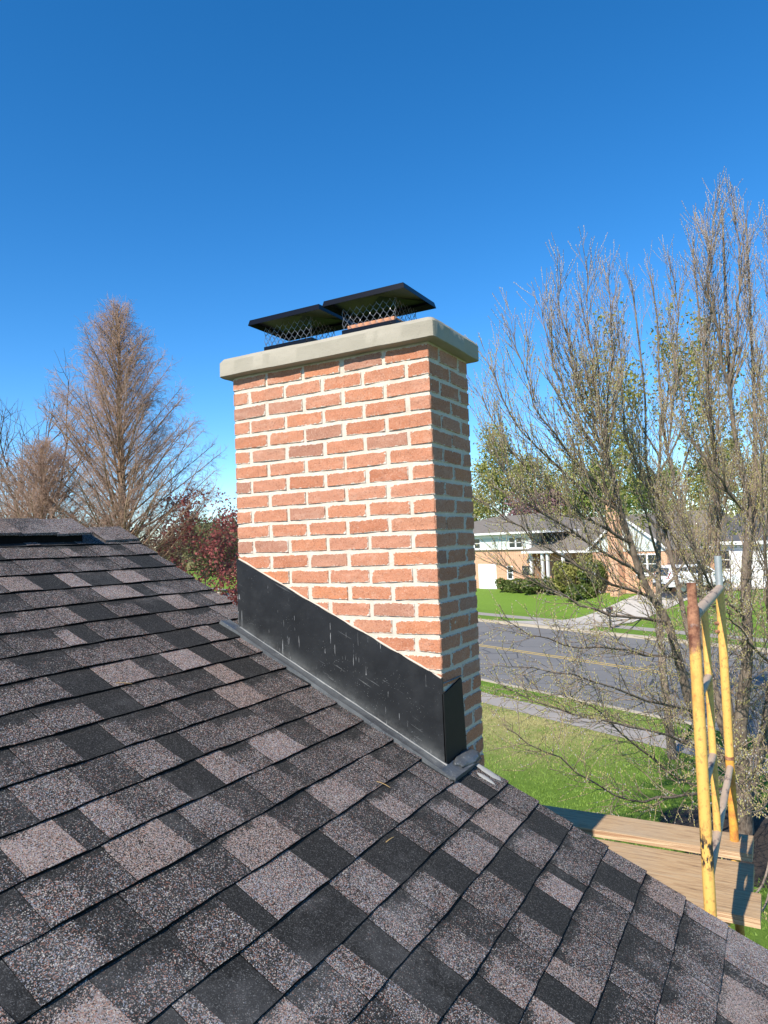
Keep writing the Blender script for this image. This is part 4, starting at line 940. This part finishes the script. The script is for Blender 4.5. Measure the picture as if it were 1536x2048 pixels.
b.add([HF(18.3,3.5,4.72),HF(25.4,3.5,4.72),HF(25.4,3.5,4.5),HF(18.3,3.5,4.5)],[(0,1,2,3)],1); b.add([HF(18.56,4,4.7),HF(18.56,11,4.7),HF(18.56,7.5,6.5)],[(0,1,2)],1); b.add([HF(24.99,4,4.7),HF(24.99,11,4.7),HF(24.99,7.5,6.5)],[(0,1,2)],1)
b.build('roof',[M_RF2,M_WH],gar,fix=False)
# houses behind
def bgh(label,s0,s1,t0,t1,z0,ze,zr,wm,rm,wins):
    h=empty('background_house',HF((s0+s1)/2,(t0+t1)/2,z0),label,'house'); b=MB(); b.box(s0,s1,t0,t1,z0,ze,F=HF); b.add([HF(s0,t0,ze),HF(s0,t1,ze),HF(s0,(t0+t1)/2,zr)],[(0,1,2)]); b.add([HF(s1,t0,ze),HF(s1,t1,ze),HF(s1,(t0+t1)/2,zr)],[(0,1,2)]); b.build('wall',wm,h)
    b=MB(); tm=(t0+t1)/2; b.add([HF(s0-.4,t0-.5,ze),HF(s1+.4,t0-.5,ze),HF(s1+.4,tm,zr+.25),HF(s0-.4,tm,zr+.25),HF(s0-.4,t1+.5,ze),HF(s1+.4,t1+.5,ze)],[(0,1,2,3),(3,2,5,4)],0)
    b.add([HF(s0-.4,t0-.52,ze),HF(s1+.4,t0-.52,ze),HF(s1+.4,t0-.52,ze-.25),HF(s0-.4,t0-.52,ze-.25)],[(0,1,2,3)],1); b.build('roof',[rm,M_WH],h,fix=False)
    for (a,c_,e,f_) in wins: window(a,c_,e,f_,t0,1,par=h)
    return h
bgh('red brick house behind the gap between gable and garage',19.5,26,24,33,1.5,7.2,9.6,M_HR,M_RF2,[(21,22,5.2,6.4)])
bgh('white house with a dark roof behind the garage',28.0,38,20,28,1.5,6.2,8.6,M_SW2,M_RF2,[(29,30,4.2,5.6),(33,34.2,4.2,5.6)])
bgh('pale house far left behind the far house roof',-38,-24,36,45,1.3,6.0,8.4,M_SW2,M_RF,[(-30,-29,3.2,4.6)])
bgh('low house far down the street behind the crimson tree',-62,-50,0,9,1.0,4.4,6.4,M_HB,M_RF2,[(-57,-55.5,2,3.4),(-53.5,-52,2,3.4)])
# =================================================================== CAR
def SUV():
    t=empty('car',(0,0,0),'white station wagon parked on the driveway with its red tail lamp toward us','car')
    # body built along +x (front), length 4.75
    prof=[(-2.35,.42),(-2.37,.95),(-2.28,1.08),(-2.05,1.62),(-1.9,1.70),(-.2,1.74),(.35,1.66),(1.0,1.15),(2.0,1.02),(2.3,.85),(2.36,.45)]
    b=MB(); n=len(prof); ys=[(-.92,0),(-.80,1),( .80,1),(.92,0)]
    def wd(x,z): return .93 if z<1.05 else .93-.26*(z-1.05)/.65
    L=[(x,-wd(x,z),z) for x,z in prof]; Rr=[(x,wd(x,z),z) for x,z in prof]
    vs_=L+Rr; fs=[tuple(range(n)),tuple(range(2*n-1,n-1,-1))]+[(i,i+n,(i+1)%n+n,(i+1)%n) for i in range(n)]
    b.add(vs_,fs); b.build('body',M_CARP,t,bevel=.05,smooth=True)
    for sg in (-1,1):
        def sp(x,z,o=.012): return (x,sg*(wd(x,z)+o),z)
        for pts in ([(-1.95,1.14),(-1.78,1.55),(-1.0,1.60),(-1.0,1.14)],[(-.93,1.14),(-.93,1.60),(-.1,1.62),(-.1,1.14)],[(-.03,1.14),(-.03,1.61),(.32,1.56),(.82,1.16)]):
            p=MB(); p.add([sp(x,z) for x,z in pts],[tuple(range(len(pts)))]); p.add([sp(x,z,-.01) for x,z in pts],[tuple(range(len(pts)))]); p.build('side_window',M_GL,t,fix=False)
        p=MB(); p.tube([(-1.5,sg*.63,1.77),(.2,sg*.63,1.77)],.02,6); p.build('roof_rail',M_BP,t)
        p=MB(); p.add([(-2.375,sg*.60,.95),(-2.375,sg*.90,.95),(-2.29,sg*.90,1.10),(-2.18,sg*.84,1.32),(-2.2,sg*.62,1.15)],[(0,1,2,3,4)]); p.add([(-2.38,sg*.935,.95),(-2.05,sg*.94,1.0),(-2.1,sg*.90,1.20),(-2.2,sg*.86,1.32)],[(0,1,2,3)]); p.build('tail_light',M_TL,t,fix=False)
        p=MB(); p.box(.55,.72,sg*.95-.07,sg*.95+.07,1.1,1.24); p.build('side_mirror',M_CARP,t,bevel=.02)
    p=MB(); p.add([(-2.285,-.70,1.12),(-2.285,.70,1.12),(-2.10,.62,1.56),(-2.10,-.62,1.56)],[(0,1,2,3)]); p.build('rear_window',M_GL,t,fix=False)
    p=MB(); p.add([(.40,-.66,1.64),(.40,.66,1.64),(1.0,.82,1.17),(1.0,-.82,1.17)],[(0,1,2,3)]); o=p.build('windscreen',M_GL,t,fix=False)
    p=MB(); p.box(-2.42,-2.30,-.86,.86,.38,.62); p.build('bumper',M_BP,t,bevel=.03)
    p=MB(); p.box(-2.395,-2.37,-.26,.26,.74,.86); p.build('number_plate',M_RIM,t)
    for x in (-1.45,1.45):
        for sg in (-1,1):
            w_=MB(); w_.tube([(x,sg*.72,.35),(x,sg*.95,.35)],.35,22); wo=w_.build('wheel',M_TY,t,bevel=.03); r_=MB(); r_.tube([(x,sg*.94,.35),(x,sg*.957,.35)],.22,16); ro=r_.build('rim',M_RIM,t); ro.parent=wo
    return t
car=SUV(); q_=hs_(20.0,38.6); car.location=(q_[0],q_[1],q_[2]+.04); car.rotation_euler=(0,0,math.atan2(.62,.80))
# =================================================================== MAILBOX
mb=empty('mailbox',(-7.35,38.75,.11),'black mailbox on a post at the foot of the driveway','mailbox')
X,Y,Z=-7.35,38.75,.11
b=MB(); b.box(X-.05,X+.05,Y-.05,Y+.05,Z-.1,Z+1.0); b.build('post',M_MB,mb,bevel=.01)
b=MB(); b.box(X-.04,X+.04,Y-.32,Y+.32,Z+.88,Z+.94); b.build('arm',M_MB,mb)
b=MB(); vs_=[];K=8
for y in (-.30,.34):
    vs_+=[(X-.13,Y+y,Z+.96)]+[(X-.13*math.cos(math.pi*k/K),Y+y,Z+1.14+.13*math.sin(math.pi*k/K)) for k in range(K+1)]+[(X+.13,Y+y,Z+.96)]
n=K+3; b.add(vs_,[tuple(range(n)),tuple(range(2*n-1,n-1,-1))]+[(i,(i+1)%n,(i+1)%n+n,i+n) for i in range(n)]); b.build('box',M_MB,mb)
b=MB(); b.box(X+.131,X+.14,Y-.1,Y-.04,Z+1.05,Z+1.3); b.build('flag',M_TL,mb)
# =================================================================== GRASS, SHADED GROUND
rg=np.random.RandomState(4); n=90000
x=rg.uniform(-11,2.5,n); y=rg.uniform(7,24,n); v=.4591*x+.8883*y; keep=(v<13.75)|((v>14.9)&(v<16.15)); x=x[keep];y=y[keep];n=len(x)
an=rg.uniform(0,6.28,n); h_=rg.uniform(.02,.06,n); w_=.012; ln=rg.normal(0,.02,(n,2))
B0=np.stack([x-np.cos(an)*w_,y-np.sin(an)*w_,np.full(n,.108)],1); B1=np.stack([x+np.cos(an)*w_,y+np.sin(an)*w_,np.full(n,.108)],1); B2=np.stack([x+ln[:,0],y+ln[:,1],.11+h_],1)
dm=np.clip((21-y)*.35,0,1)*np.clip((y-12.5)*.22,0,1)*np.clip((-1.5-x)*.35,0,1)*(.75+.4*np.sin(x*2.1+np.sin(y*1.7)*2)*np.cos(y*1.3))
o=np_mesh('grass',np.stack([B0,B1,B2],1).reshape(-1,3),np.arange(3*n).reshape(n,3),[M_GB,M_GD],midx=(rg.rand(n)<dm*1.1).astype(int)); tag(o,'short grass blades of the near lawn and verge','grass',None,'stuff')
b=MB(); K=36; vs_=[(.5,11.5,.19)]  # dark ground at the tree's foot, the shade there put into its colour
for r_ in (.5,1.0):
    for k in range(K): a=2*math.pi*k/K; rr_=(1.7+.2*math.sin(3*a))*r_; vs_.append((.6+rr_*math.cos(a),11.4+rr_*math.sin(a),.19 if r_<1 else .10))
b.add(vs_,[(0,1+k,1+(k+1)%K) for k in range(K)]+[(1+k,1+K+k,1+K+(k+1)%K,1+(k+1)%K) for k in range(K)]); o=b.build('shaded_ground',M_ML,smooth=True); tag(o,'dark ground with painted shade round the foot of the multi-stemmed tree','mulch',None,'structure')
